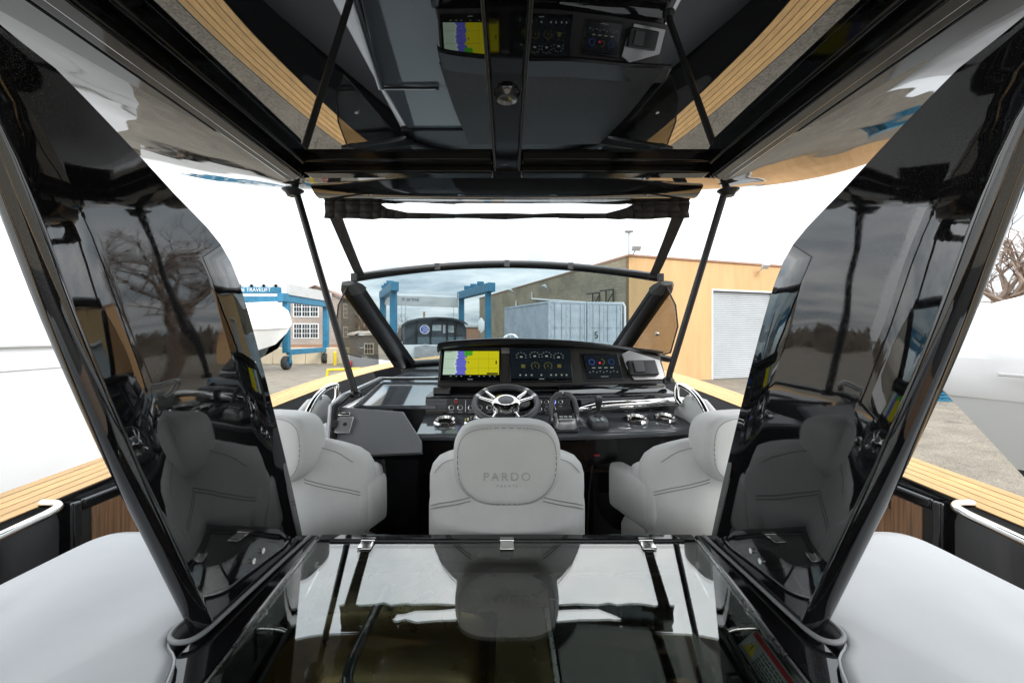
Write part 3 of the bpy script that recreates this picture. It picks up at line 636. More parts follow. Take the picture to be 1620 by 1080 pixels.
# ------------------------------------------------------------------ helm seats
def make_seat(label, loc, rz=0.0):
    t = thing('helm_chair', label, 'chair', loc, rz, 'grey leather helm seats')
    def ybend(x, hw=.30): return .17*(abs(x)/.30)**2.3
    hs = [(.55,.22),(.58,.255),(.64,.275),(.72,.287),(.80,.294),(.88,.299),(.95,.302),(1.01,.300),(1.05,.288),(1.085,.262),(1.112,.225),(1.135,.185),(1.15,.14),(1.158,.09)]
    rings = []
    for z, hw in hs:
        lean = -.035*(z-.8); th = .062 if z < 1.1 else .062*max(.35, (1.17-z)/.07)
        rings.append([Vector((x, y+ybend(x)+lean, z)) for x, y in sell(hw*1.03, th, 44, 4.6)])
    m = MB(); m.loft(rings); obj('backrest', m, LEATHER, t, local=True, smooth=60)
    def yb(x, z): return ybend(x)-.035*(z-.8)-.0625*(1-.12*(abs(x)/.3)**4)
    # headrest pad
    def hr(k, y):
        o = []
        for x, z in sell(.188, .147, 56, 3.7, .0):
            zz = z/.147; wx = x*(1.0+.0*zz) if zz > 0 else x*(1-.27*zz*zz)
            o.append(Vector((wx*k, y-.02*zz*.147-.0, 1.118+z*k)))
        return o
    m = MB(); m.loft([hr(.3, -.122), hr(.6, -.121), hr(.80, -.118), hr(.90, -.112), hr(.96, -.102), hr(.99, -.088), hr(1.0, -.07), hr(1.0, -.03), hr(1.0, .0), hr(.98, .02), hr(.93, .032), hr(.6, .038)])
    h = obj('headrest', m, LEATHER, t, local=True, smooth=70)
    sm = MB()
    P = hr(.90, -.1128)
    n = len(P)
    for i in range(n):
        a, b = P[i], P[(i+1) % n]
        for q in range(2):
            sm.tube([a.lerp(b, q*.5+.04), a.lerp(b, q*.5+.36)], .0012, 5)
    o = obj('stitching', sm, STITCH, None, smooth=0); o.parent = h
    tm = text_mb('PARDO', .040, Matrix.Translation((0, -.1225, 1.083)) @ Matrix.Rotation(R(90), 4, 'X'), .0012, 1.35)
    o = obj('lettering', tm, EMBOSS, None, smooth=0); o.parent = h
    tm = text_mb('YACHTS', .0135, Matrix.Translation((0, -.1222, 1.052)) @ Matrix.Rotation(R(90), 4, 'X'), .0006, 1.6)
    o = obj('lettering', tm, EMBOSS, None, smooth=0); o.parent = h
    # seams on the shell
    for s in (-1, 1):
        for cu, r_ in (([(s*.13, 0, .985), (s*.19, 0, .958), (s*.255, 0, .925), (s*.298, 0, .895)], .0016), ([(s*.13, 0, .971), (s*.19, 0, .944), (s*.255, 0, .911), (s*.298, 0, .881)], .0016), ([(s*.192, 0, 1.115), (s*.24, 0, 1.085), (s*.28, 0, 1.035)], .0013)):
            sm = MB(); sm.tube([Vector((p.x, yb(p.x, p.z)-.0006, p.z)) for p in spline(cu, 6)], r_, 5); obj('seam', sm, STITCH, t, local=True, smooth=0)
    # bolster, arm rests, cushion, pedestal
    for s in (-1, 1):
        rr = []
        for k, y in ((.35, .148), (.85, .15), (.97, .158), (1.0, .175), (1.0, .44), (.97, .462), (.85, .472), (.35, .475)):
            rr.append([Vector((s*.272+x*k, y, .815+z*k)) for x, z in sell(.043, .115, 32, 5.5)])
        m = MB(); m.loft(rr); a = obj('arm_rest', m, LEATHER, t, local=True, smooth=60)
        sm = MB(); sm.tube([(s*.272-s*.014, .1475, .72+.02*i) for i in range(10)], .0013, 5); o = obj('seam', sm, STITCH, None, smooth=0); o.parent = a
        rr = []
        for k, y in ((.4, .10), (.85, .12), (1.0, .16), (1.0, .25), (.85, .29), (.4, .30)):
            rr.append([Vector((s*.262+x*k, y, .84+z*k)) for x, z in sell(.045, .15, 28, 4.5)])
        m = MB(); m.loft(rr); obj('wing', m, LEATHER, t, local=True, smooth=60)
    rr = []
    for k, z in ((.9, .50), (1.0, .53), (1.0, .60), (.96, .63), (.8, .645), (.3, .65)):
        rr.append([Vector((x*k, .27+y*k, z)) for x, y in sell(.27, .25, 36, 4)])
    m = MB(); m.loft(rr); obj('cushion', m, LEATHER, t, local=True, smooth=60)
    m = MB(); m.lathe([(.17, 0), (.17, .02), (.07, .04), (.055, .06), (.055, .46), (.16, .49), (.16, .50)], Matrix.Translation((0, .25, 0))); obj('pedestal', m, CHROME, t, local=True)
    return t
cs = make_seat('centre grey leather helm seat with embossed headrest, directly behind the steering wheel', (0, 1.625, FLOOR)); cs.scale = (1.03, 1, 1.015)
make_seat('grey leather helm seat on the left, partly behind the left pillar', (-.97, 1.90, FLOOR), R(-17))
make_seat('grey leather helm seat on the right, partly behind the right pillar', (.97, 1.90, FLOOR), R(17))
# ------------------------------------------------------------------ deckhouse, companionway, dash
dh = thing('deckhouse', 'white deckhouse moulding with black companionway coaming ahead of the seats', 'deckhouse', (0, 3.4, FLOOR))
for s in (-1, 1):
    m = MB(); m.hexa([(.96*s, 2.36, FLOOR), (1.20*s, 2.40, FLOOR), (1.12*s, 5.0, FLOOR+.6), (.90*s, 5.0, FLOOR+.6)],
           [(.98*s, 2.42, -.46), (1.16*s, 2.50, -.52), (1.08*s, 5.0, -.42), (.9*s, 5.0, -.36)])
    obj('side_coaming', m, WHITE, dh, bevel=.05, seg=4)
m = MB()
m.hexa([(-1.0, 3.55, -.9), (1.0, 3.55, -.9), (.86, 5.5, -.9), (-.86, 5.5, -.9)], [(-1.06, 3.55, -.392), (1.06, 3.55, -.392), (.9, 5.5, -.34), (-.9, 5.5, -.34)])
obj('roof', m, DASHGLOSS, dh, bevel=.03, seg=3)
m = MB(); m.hexa([(-1.05, 4.25, -.40), (1.05, 4.25, -.40), (.95, 4.95, -.40), (-.95, 4.95, -.40)], [(-1.05, 4.25, -.345), (1.05, 4.25, -.345), (.95, 4.95, -.335), (-.95, 4.95, -.335)])
obj('screen_base', m, SATIN, dh, bevel=.01)
# fore deck sun pad, quilted
for i in range(6):
    p = MB(); p.box((-.75+i*.25, 5.65, -.62), (-.75+i*.25+.246, 6.6, -.50)); o = obj('sun_pad', p, COVER, None, bevel=.03, seg=3)
    tag(o, ('white foredeck sun cushion, %s of six ahead of the windscreen' % ['leftmost', 'second', 'third', 'fourth', 'fifth', 'rightmost'][i]), 'cushion', 'foredeck sun cushions')

# companionway: sliding hatch on top, inclined door in front
cw = thing('companionway', 'glossy companionway hatch and sloping door left of the helm console', 'companionway', (-.7, 2.4, FLOOR))
m = MB(); m.hexa([(-.865, 2.42, -.425), (-.40, 2.42, -.425), (-.40, 3.56, -.425), (-1.04, 3.56, -.425)], [(-.865, 2.42, -.402), (-.40, 2.42, -.402), (-.40, 3.56, -.392), (-1.04, 3.56, -.392)])
obj('sliding_hatch', m, DASHGLOSS, cw, bevel=.004)
dq = [at(536, 643, 2.30), at(638, 651, 2.30), at(667, 697, 2.13), at(667, 715, 2.08), at(528, 721, 2.08), at(532, 664, 2.24)]
m = MB(); m.prism(dq, (0, .03, -.02)); dr = obj('door', m, DOORG, cw, bevel=.004)
m = MB(); LTp = dq[0].lerp(dq[5], .8)
Md = frameM(dq[0].lerp(dq[4], .42)+Vector((.035, -.006, .004)), (1, 0, 0), (dq[0]-dq[4]))
m.box((-.045, -.05, 0), (.045, .05, .012), Md); lt = sub('lock_plate', m, SILVER, dr, bevel=.006)
m = MB(); m.box((-.045, .055, 0), (.02, .075, .014), Md); sub('lock_tab', m, CHROME, dr, bevel=.004)
m = MB(); m.lathe([(0, .016), (.009, .016), (.011, .011)], Md @ Matrix.Translation((.012, .0, 0)), 14); sub('key_hole', m, DARKPL, dr)
m = MB(); m.box((-.052, -.025, .012), (-.024, .02, .02), Md); sub('bolt', m, DARKPL, dr, bevel=.003)
pth = [at(521, 735, 2.06), at(527, 645, 2.27), at(545, 629, 2.36), at(603, 600, 3.56), at(692, 600, 3.56)]
m = MB(); m.tube([p+Vector((.012, 0, .006)) for p in pth], .016, 8, flat=.8); obj('track', m, TRIM, cw)
m = MB(); m.tube([p+Vector((-.014, 0, .010)) for p in pth], .011, 8); obj('track_edge', m, WHITE, cw)
m = MB(); m.hexa([(-.86, 2.10, FLOOR), (-.45, 2.10, FLOOR), (-.45, 2.2, FLOOR), (-.86, 2.2, FLOOR)], [(-.84, 2.085, -.61), (-.43, 2.085, -.61), (-.43, 2.2, -.61), (-.84, 2.2, -.61)]); obj('bulkhead', m, GEL, cw)

# padded side coamings with chrome grab rails beside the outer seats
for s, lab in ((-1, 'chrome grab rail on the left side coaming'), (1, 'chrome grab rail on the right side coaming')):
    f = (lambda px: px) if s < 0 else (lambda px: 1604-px)
    m = MB(); rr = []
    for (px, py, d, r) in ((462, 700, 2.15, .05), (474, 665, 2.2, .055), (492, 642, 2.3, .055), (512, 632, 2.42, .05), (528, 640, 2.5, .035)):
        c = at(f(px), py+14, d); rr.append([c+Vector((math.cos(a)*r, 0, math.sin(a)*r*1.6)) for a in [2*math.pi*k/16 for k in range(16)]])
    m.loft(rr); o = obj('coaming_pad', m, LEATHER, None, smooth=70)
    tag(o, 'grey padded coaming cushion beside the %s helm seat' % ('left' if s < 0 else 'right'), 'cushion', 'coaming pads')
    t = thing('grab_rail', lab, 'rail', at(f(478), 690, 2.2), 0, 'chrome grab rails')
    m = MB(); m.tube(spline([at(f(474), 700, 2.16), at(f(480), 672, 2.18), at(f(490), 645, 2.24), at(f(506), 622, 2.34), at(f(526), 609, 2.44), at(f(533), 612, 2.46), at(f(533), 630, 2.44), at(f(526), 640, 2.40)], 7), .016, 12); obj('bar', m, CHROME, t, smooth=60)
    m = MB(); m.tube([at(f(506), 622, 2.34), at(f(507), 648, 2.36)], .010, 10); obj('post', m, CHROME, t)
    m = MB(); c = at(f(507), 648, 2.36); m.lathe([(.028, -.01), (.028, 0), (.012, .012)], Matrix.Translation(c)); obj('foot', m, CHROME, t)

# ---- helm console
hc = thing('helm_console', 'wide black helm console with displays, switches and cup holders', 'console', (.3, 2.5, FLOOR))
def dy(x): return .0 if x < .15 else .16*((x-.15)/.95)**1.8
def extr(poly, xs, mat, name, bevel=0.0, f=dy, zf=lambda x: 0.0, par=None):
    m = MB(); m.loft([[Vector((x, y+f(x), z+zf(x))) for y, z in poly] for x in xs]); return obj(name, m, mat, par or hc, smooth=35, bevel=bevel)
XS = [-.465+.0*k for k in range(1)]+[-.455, -.3, 0, .15, .3, .45, .6, .75, .9, 1.0, 1.03]
extr([(2.19,-.545),(2.175,-.522),(2.18,-.508),(2.20,-.505),(2.44,-.452),(2.44,-.545)], XS, DASHGLOSS, 'ledge', .006)
extr([(2.20,-.5465),(2.43,-.5465),(2.43,-.66),(2.31,-.75),(2.24,-.65)], XS, GEL, 'lower_fascia')
extr([(2.33,-.62),(2.42,-.66),(2.46,FLOOR),(2.36,FLOOR),(2.30,-1.1)], XS, GELLOW, 'kick_panel')
extr([(2.435,-.455),(2.455,-.365),(2.47,-.358),(2.66,-.352),(2.66,-.5),(2.44,-.5)], XS, BLACKG, 'switch_fascia', .004)
extr([(2.46,-.358),(2.60,-.345),(2.62,-.318),(2.72,-.318),(2.72,-.40),(2.46,-.40)], [-.44,-.3,0,.15,.3,.45,.6,.75,.9,1.0], GEL, 'shelf', .006)
# display binnacle
def zr(x): return 0 if x < .4 else -.075*((x-.4)/.7)**1.6
BX = [-.425, -.41, -.2, 0, .2, .35, .5, .65, .8, .95, 1.03]
m = MB(); m.loft([[Vector((x, y+dy(x), z)) for y, z in ((2.615, -.318), (2.745, -.09+zr(x)), (2.80, -.075+zr(x)), (3.1, -.20), (3.1, -.36), (2.63, -.33))] for x in BX]); obj('binnacle', m, DASH, hc, smooth=35, bevel=.004)
# cowl on top, running forward to the windscreen
m = MB()
def cowl(u, v):
    x = -.43+u*1.48; y0 = 2.74+dy(x); y = y0+(4.45-y0)*v
    z = -.058+zr(x)*.9; z = z+(-.30-z)*v**1.1+.025*math.sin(math.pi*min(1, v*1.3)); return Vector((x*(1-.08*v), y, z))
m.shell(cowl, 20, 14, (0, 0, -.015)); obj('cowl', m, FABRIC, hc, smooth=50)
vis = spline([(-.425,2.615,-.085),(-.41,2.62,-.065),(-.3,2.635,-.050),(0,2.66,-.038),(.4,2.69,-.052),(.75,2.80,-.092),(1.0,2.90,-.14),(1.13,2.95,-.165)], 5)
m = MB(); m.loft([[p+Vector((0, 0, -.022)), p+Vector((0, -.008, -.004)), p+Vector((0, .0, .010)), p+Vector((0, .16, .012)), p+Vector((0, .17, -.01)), p+Vector((0, .06, -.035))] for p in vis]); obj('visor', m, SATIN, hc, smooth=50)
# face frames
fu = Vector((0, .130, .228)).normalized()
def faceM(x, t, out=.0):            # point on the binnacle face; t = 0 bottom .. 1 top
    o = Vector((x, 2.615+.130*t+dy(x), -.318+.228*t)); ex = Vector((1, (dy(x+.01)-dy(x-.01))/.02, 0)).normalized()
    M = frameM(o, ex, fu); return M @ Matrix.Translation((0, 0, out))
def chart_mat():
    m_, n, l, b = newmat('chart_screen')
    b.inputs['Base Color'].default_value = (.01, .01, .01, 1); b.inputs['Roughness'].default_value = .08
    t = n.new('ShaderNodeTexCoord'); sp = n.new('ShaderNodeSeparateXYZ'); l.new(t.outputs['UV'], sp.inputs[0])
    nz = n.new('ShaderNodeTexNoise'); nz.inputs['Scale'].default_value = 7; nz.inputs['Detail'].default_value = 6; l.new(t.outputs['UV'], nz.inputs['Vector'])
    ad = n.new('ShaderNodeMath'); ad.operation = 'MULTIPLY_ADD'; ad.inputs[1].default_value = .22; l.new(nz.outputs[0], ad.inputs[0]); l.new(sp.outputs[0], ad.inputs[2])
    r = n.new('ShaderNodeValToRGB'); r.color_ramp.interpolation = 'CONSTANT'; q = r.color_ramp.elements
    q[0].position = 0; q[0].color = (.60, .80, .62, 1); q[1].position = .31; q[1].color = (.75, .88, .85, 1)
    for p, c in ((.345, (.16, .17, .75)), (.505, (.75, .70, .01))):
        k = q.new(p); k.color = (*c, 1)
    l.new(ad.outputs[0], r.inputs[0])
    g = n.new('ShaderNodeTexNoise'); g.inputs['Scale'].default_value = 3.2; g.inputs['Detail'].default_value = 5; l.new(t.outputs['UV'], g.inputs['Vector'])
    gy = n.new('ShaderNodeMath'); gy.operation = 'MULTIPLY_ADD'; gy.inputs[1].default_value = .35; l.new(g.outputs[0], gy.inputs[0]); l.new(sp.outputs[1], gy.inputs[2])
    c1 = n.new('ShaderNodeMath'); c1.operation = 'GREATER_THAN'; c1.inputs[1].default_value = .985; l.new(gy.outputs[0], c1.inputs[0])
    c2 = n.new('ShaderNodeMath'); c2.operation = 'COMPARE'; c2.inputs[1].default_value = .44; c2.inputs[2].default_value = .075; l.new(sp.outputs[0], c2.inputs[0])
    cm = n.new('ShaderNodeMath'); cm.operation = 'MULTIPLY'; l.new(c1.outputs[0], cm.inputs[0]); l.new(c2.outputs[0], cm.inputs[1])
    mx_ = n.new('ShaderNodeMixRGB'); l.new(cm.outputs[0], mx_.inputs[0]); l.new(r.outputs[0], mx_.inputs[1]); mx_.inputs[2].default_value = (.08, .45, .03, 1)
    l.new(mx_.outputs[0], b.inputs['Emission Color']); b.inputs['Emission Strength'].default_value = .42
    return m_
CHART = chart_mat(); GLOW = emit('gauge_glow', (.55, .62, .55), .25); GLOWY = emit('gauge_yellow', (.5, .45, .08), .2); GLOWR = emit('gauge_red', (.8, .03, .08), .8); GLOWB = emit('gauge_blue', (.06, .12, .5), .5)
SCREENB = emit('screen_dark', (.002, .004, .006), 1.0); INK = pbr('chart_ink', (.01, .01, .01), .5); RINGB = emit('ring_blue', (.25, .3, 1), 1.2)
def display(x, t0, t1, w_, mat, scr=(0, 0, 0, 0)):
    h_ = (t1-t0)*.2624
    M = faceM(x, (t0+t1)/2, .004)
    b = MB(); b.box((-w_/2, -h_/2, -.012), (w_/2, h_/2, .008), M); d = obj('display', b, BLACKG, hc, bevel=.003)
    l_, r_, bo, to = scr
    v = [M @ Vector(p) for p in ((-w_/2+l_, -h_/2+bo, .0086), (w_/2-r_, -h_/2+bo, .0086), (w_/2-r_, h_/2-to, .0086), (-w_/2+l_, h_/2-to, .0086))]
    q = MB(); q.add(v, [(0, 1, 2, 3)]); so = sub('screen', q, mat, d, smooth=0, fix=False)
    uv = so.data.uv_layers.new(name='UVMap')
    for i, c in enumerate(((0, 0), (1, 0), (1, 1), (0, 1))): uv.data[i].uv = c
    return d, M @ Matrix.Translation((0, 0, .0092)), h_
def bar(mb, M, x, y, w_, h_, rot=0.0):
    R2 = M @ Matrix.Translation((x, y, 0)) @ Matrix.Rotation(rot, 4, 'Z'); mb.box((-w_/2, -h_/2, 0), (w_/2, h_/2, .0004), R2)
d1, M1, h1 = display(-.225, .10, .92, .375, CHART, (.018, .012, .045, .008))
m = MB(); bar(m, M1, -.015, .02, .008, .008); bar(m, M1, .158, .02, .008, .024); bar(m, M1, .135, -h1/2+.052, .07, .010)
for k in (-.03, .05, .11): bar(m, M1, k, .017, .0008, h1-.056)
for k in (-.02, .045): bar(m, M1, .0, k, .335, .0008)
sub('chart_marks', m, INK, d1, smooth=0)
m = MB(); bar(m, M1, -.145, h1/2-.013, .05, .007)
for k in (-.12, -.085, -.055, 0, .055, .085, .12, .15): bar(m, M1, k, -h1/2+.035, .009, .005)
bar(m, M1, 0, -h1/2+.014, .032, .004); sub('display_text', m, GLOW, d1, smooth=0)
d2, M2, h2 = display(.21, .10, .98, .385, SCREENB, (.004, .004, .02, .004))
m, my = MB(), MB()
for cx_, cy_ in ((-.12, .055), (-.035, .06), (.04, .06), (.115, .052)):
    for k in range(7):
        a = R(200-k*37); bar(m, M2, cx_+.030*math.cos(a), cy_+.026*math.sin(a), .008, .003)
    bar(m, M2, cx_, cy_-.004, .016, .010)
for cx_ in (-.035, .045):
    for k in range(14):
        a = R(225-k*20.7); bar(my, M2, cx_+.024*math.cos(a), -.012+.024*math.sin(a), .006, .0025, a)
    bar(my, M2, cx_, -.012, .002, .016, .3)
for cx_ in (-.11, .115):
    for k in range(4): bar(my, M2, cx_, -.004-k*.006, .024, .003)
for k in (-.13, -.095, -.06, 0, .06, .09, .125, .155): bar(m, M2, k, -h2/2+.042, .010, .010)
bar(m, M2, 0, -h2/2+.016, .032, .004)
sub('gauge_marks', m, GLOW, d2, smooth=0); sub('gauge_rings', my, GLOWY, d2, smooth=0)
d3, M3, h3 = display(.60, .16, .80, .235, SCREENB, (.006, .006, .006, .006))
m, my, mr_, mb_ = MB(), MB(), MB(), MB()
for k in range(16):
    a = R(k*22.5); bar(mb_, M3, -.065+.018*math.cos(a), .028+.018*math.sin(a), .006, .003, a+1.57)
    bar(mb_, M3, .065+.018*math.cos(a), .028+.018*math.sin(a), .005, .002, a+1.57)
for k in range(6): a = R(-70+k*28); bar(my, M3, .0+.018*math.cos(a), .03+.018*math.sin(a), .008, .003, a+1.57)
bar(mr_, M3, -.014, .022, .012, .010, .5)
for k in (-.06, -.02, .02, .06): bar(m, M3, k, -.012, .022, .006)
for k in range(9): bar(m, M3, -.09+k*.0225, -.042+.006*(k % 2), .006, .006)
bar(m, M3, 0, -h3/2+.012, .05, .003)
sub('gauge_marks', m, GLOW, d3, smooth=0); sub('gauge_arc', my, GLOWY, d3, smooth=0); sub('gauge_pointer', mr_, GLOWR, d3, smooth=0); sub('gauge_rings', mb_, GLOWB, d3, smooth=0)
b = MB(); b.box((-.128, -.095, -.01), (.128, .095, .003), faceM(.60, .48, .003)); obj('display_bezel', b, DARKPL, hc, bevel=.006)
# strip between the big displays, glossy gusset and hatch on the right
b = MB(); b.box((-.037, -.02, -.004), (.037, .018, .006), faceM(-.0, .93, .002)); obj('badge_plate', b, SILVER, hc, bevel=.004)
g_ = [faceM(.80, .90, .004).translation, faceM(1.0, .62, .004).translation, faceM(1.02, .1, .004).translation, faceM(.80, .1, .004).translation, faceM(.76, .45, .004).translation, faceM(.74, .80, .004).translation]
b = MB(); b.prism(g_, (0, -.006, .004)); obj('side_panel', b, SILVER, hc, bevel=.004)  # silver colour stands in for bright sky reflected in the glossy panel
b = MB(); b.box((-.10, -.055, .0), (.10, .05, .030), faceM(.86, .40, .008)); ho = obj('chart_flap', b, DARKPL, hc, bevel=.008)
b = MB(); b.box((-.07, -.04, .030), (.0, .035, .042), faceM(.86, .40, .008)); sub('flap_handle', b, PLASTIC, ho, bevel=.008)
# low glossy tray cover on the shelf at right and left
b = MB(); b.hexa([(.30, 2.49+dy(.3), -.352), (.98, 2.49+dy(.98), -.352), (.98, 2.60+dy(.98), -.345), (.30, 2.60+dy(.3), -.345)], [(.31, 2.55+dy(.3), -.312), (.98, 2.55+dy(.98), -.312), (.98, 2.61+dy(.98), -.31), (.31, 2.61+dy(.3), -.31)]); obj('tray_cover', b, GEL, hc, bevel=.004)
b = MB(); b.box((-.43, 2.50, -.354), (-.33, 2.60, -.312)); obj('tray_cover', b, GEL, hc, bevel=.006)
# switch groups
su = Vector((0, .02, .09)).normalized()
def swM(x, t): return frameM(Vector((x, 2.4352+.02*t+dy(x)-.001, -.455+.09*t)), (1, (dy(x+.01)-dy(x-.01))/.02, 0), su)
def panel(x0_, x1_):
    b = MB(); M = swM((x0_+x1_)/2, .5); b.box((-(x1_-x0_)/2, -.042, -.002), ((x1_-x0_)/2, .042, .003), M); return obj('switch_panel', b, DARKPL, hc, bevel=.002)
pa = panel(-.345, -.05); pb = panel(.155, .36)
def button(par, x, t, mat, ring_mat=BRUSHED, r=.013):
    M = swM(x, t)
    b = MB(); b.lathe([(r*1.25, .002), (r*1.25, .006), (r*.95, .0075), (r*.9, .005)], M, 18); o = sub('button', b, ring_mat, par)
    b = MB(); b.lathe([(0, .0055), (r*.85, .005), (r*.9, .003)], M, 18); sub('button_cap', b, mat, par)
for i, x in enumerate((-.315, -.265, -.205, -.155, -.10)):
    button(pa, x, .40, DARKPL)
    b = MB(); b.box((-.012, -.003, .003), (.012, .0, .0036), swM(x, .14)); sub('caption', b, LABELW, pa, smooth=0)
for x in (-.29, -.18, -.08):
    button(pa, x, .76, RED, RED, .009)
    b = MB(); b.box((-.008, -.0025, .003), (.008, .0025, .0036), swM(x, .93)); sub('caption', b, LABELW, pa, smooth=0)
b = MB(); b.box((-.0012, -.034, .003), (.0012, .034, .0036), swM(-.235, .5)); sub('divider', b, BRUSHED, pa, smooth=0)
for i, x in enumerate((.185, .225, .265, .305)):
    for j, t in enumerate((.30, .74)):
        button(pb, x, t, DARKPL, RINGB if (i, j) == (2, 1) else BRUSHED, .011)
        b = MB(); b.box((-.010, -.0025, .003), (.010, .0, .0036), swM(x, t-.24)); sub('caption', b, LABELW, pb, smooth=0)
# cup holders
def ledge_pt(x, t): return Vector((x, 2.20+.24*t+dy(x), -.505+.053*t))
def ledgeM(x, t): return frameM(ledge_pt(x, t), (1, (dy(x+.01)-dy(x-.01))/.02, 0), (0, .24, .053))
for x, t in ((-.335, .52), (-.17, .50), (.72, .50), (.89, .50)):
    M = ledgeM(x, t)
    b = MB(); b.lathe([(.062, .001), (.064, .010), (.058, .018), (.052, .017), (.048, .006), (.0465, .0015)], M, 32); c = obj('cup_holder', b, CHROME, hc)
    b = MB(); b.lathe([(.048, .0025), (.045, .0016), (.0, .0014)], M, 32); sub('cup_well', b, BLACKG, c)
    b = MB(); b.lathe([(.034, .0016), (.037, .0030), (.0, .0034)], M @ Matrix.Translation((0, -.010, 0)) @ Matrix.Diagonal((1, .55, 1, 1)), 28); sub('cup_base', b, CHROME, c)
# chrome grab bar across the fascia
m = MB(); m.tube(spline([(.42, 2.46, -.435), (.47, 2.425, -.418), (.55, 2.41, -.400), (.75, 2.44, -.395), (.95, 2.50, -.392), (1.03, 2.53, -.395), (1.08, 2.58, -.41)], 7), .023, 14); gb = obj('dash_grab_bar', m, CHROME, None, smooth=60)
tag(gb, 'thick polished steel grab bar across the right of the console', 'rail')
# rocker and ignition by the wheel
b = MB(); b.box((-.03, -.02, 0), (.03, .02, .012), ledgeM(.13, .35)); obj('rocker', b, DARKPL, hc, bevel=.004)
for k in range(8):
    b = MB(); b.box((-.009, -.003, 0), (.009, .003, .004), ledgeM(.02+k*.024, .96)); obj('vent_tab', b, DARKPL, hc)

# ------------------------------------------------------------------ steering wheel
sw = thing('steering_wheel', 'steering wheel with black leather rim and four chrome spokes', 'steering wheel', (0, 2.32, -.42))
SW = frameM((-.005, 2.30, -.372), (1, 0, 0), (0, math.cos(R(24)), math.sin(R(24))))
m = MB(); m.tube([SW @ Vector((.168*math.cos(2*math.pi*k/48), .168*math.sin(2*math.pi*k/48), 0)) for k in range(48)], .0185, 14, closed=True); obj('rim', m, WHEELR, sw, smooth=80)
m = MB(); m.lathe([(.070, -.055), (.077, -.03), (.080, .0), (.077, .012), (.064, .021), (.047, .023)], SW, 36); hb = obj('hub', m, CHROME, sw)
m = MB(); m.lathe([(.0, .027), (.03, .026), (.044, .023), (.046, .019)], SW, 36); sub('horn_pad', m, PLASTIC, hb)
for s in (-1, 1):
    for a0, a1, x0_ in ((38, 45, .0), (14, 20, 0)):
        a = R(a0); b_ = R(a1)
        p = Vector((s*.060*math.cos(a), .060*math.sin(a)-.01, .004)); q = Vector((s*.160*math.cos(b_), .160*math.sin(b_), .004))
        m = MB(); m.tube([SW @ p, SW @ p.lerp(q, .5), SW @ q], [.019, .016, .016], 10, flat=.6); obj('spoke', m, CHROME, sw, smooth=60)
    for a0 in (45, 20):
        a = R(a0); m = MB(); c = Vector((s*.168*math.cos(a), .168*math.sin(a), 0)); tdir = Vector((-s*math.sin(a), math.cos(a), 0))
        m.tube([SW @ (c-tdir*.012), SW @ (c+tdir*.012)], .0195, 14); obj('rim_clasp', m, SILVER, sw, smooth=60)
    m = MB(); m.tube([SW @ Vector((s*.05, -.05, -.02)), SW @ Vector((s*.075, -.13, -.01)), SW @ Vector((s*.06, -.160, 0))], .008, 8); obj('lower_brace', m, CHROME, sw)
m = MB(); m.tube([SW @ Vector((0, 0, -.05)), SW @ Vector((0, .01, -.16))], .035, 14); obj('column', m, SATIN, sw)
# throttle
th = thing('throttle_control', 'twin lever engine throttle with grey keypad right of the wheel', 'throttle', tuple(ledge_pt(.30, .3)))
TM = ledgeM(.30, .26)
def rbox(name, M, a, b, mat, par, bv): q = MB(); q.box(a, b, M); return obj(name, q, mat, par, bevel=bv, seg=3)
rbox('base', TM, (-.068, -.075, 0), (.068, .075, .022), DARKPL, th, .018)
q = MB(); q.loft([[TM @ Vector((x, y-.008, z)) for x, y in sell(hw, hd, 28, 4)] for hw, hd, z in ((.060, .066, .02), (.058, .064, .045), (.052, .058, .062), (.04, .05, .068))]); hd_ = obj('housing', q, SILVER, th)
KM = TM @ Matrix.Translation((0, -.035, .066)) @ Matrix.Rotation(R(22), 4, 'X')
q = MB(); q.box((-.042, -.030, 0), (.042, .075, .006), KM); kp = obj('keypad', q, DARKPL, th, bevel=.006)
for i in range(3):
    for j in range(2):
        q = MB(); q.box((-.033+i*.024, -.020+j*.018, .006), (-.015+i*.024, -.010+j*.018, .009), KM); sub('key', q, LABELW, kp, bevel=.002)
for s in (-1, 1):
    q = MB(); q.tube([TM @ Vector(p) for p in ((s*.066, 0, .04), (s*.07, .02, .085), (s*.058, .045, .135), (s*.030, .055, .160), (s*.006, .055, .163))], [.014, .014, .014, .016, .014], 12); lv = obj('lever', q, PLASTIC, th, smooth=70)
    q = MB(); q.lathe([(0, .012), (.022, .010), (.024, 0)], TM @ Matrix.Translation((s*.062, 0, .045)) @ Matrix.Rotation(s*R(90), 4, 'Y'), 20); sub('pivot_cap', q, SILVER, lv)
# joystick
js = thing('joystick_control', 'small black docking joystick on a grey base beside the throttle', 'joystick', tuple(ledge_pt(.48, .3)))
JM = ledgeM(.485, .28)
q = MB(); q.loft([[JM @ Vector((x, y, z)) for x, y in sell(hw, hd, 28, 3.2)] for hw, hd, z in ((.056, .062, 0), (.056, .062, .014), (.050, .056, .026))]); obj('base', q, DARKPL, js)
q = MB(); q.loft([[JM @ Vector((x, y, z)) for x, y in sell(hw, hd, 28, 3.2)] for hw, hd, z in ((.049, .055, .026), (.045, .050, .040), (.030, .036, .048))]); hs_ = obj('housing', q, PLASTIC, js)
for i in range(2):
    for j in range(2):
        q = MB(); q.box((-.022+i*.026, -.038+j*.018, .041), (-.006+i*.026, -.028+j*.018, .050), JM); sub('key', q, LABELW, hs_, bevel=.002)
q = MB(); q.lathe([(.022, .045), (.018, .06), (.012, .07), (.013, .10), (.019, .125), (.020, .148), (.014, .160), (0, .162)], JM @ Matrix.Translation((0, .015, 0)), 20); obj('stick', q, DARKPL, js)
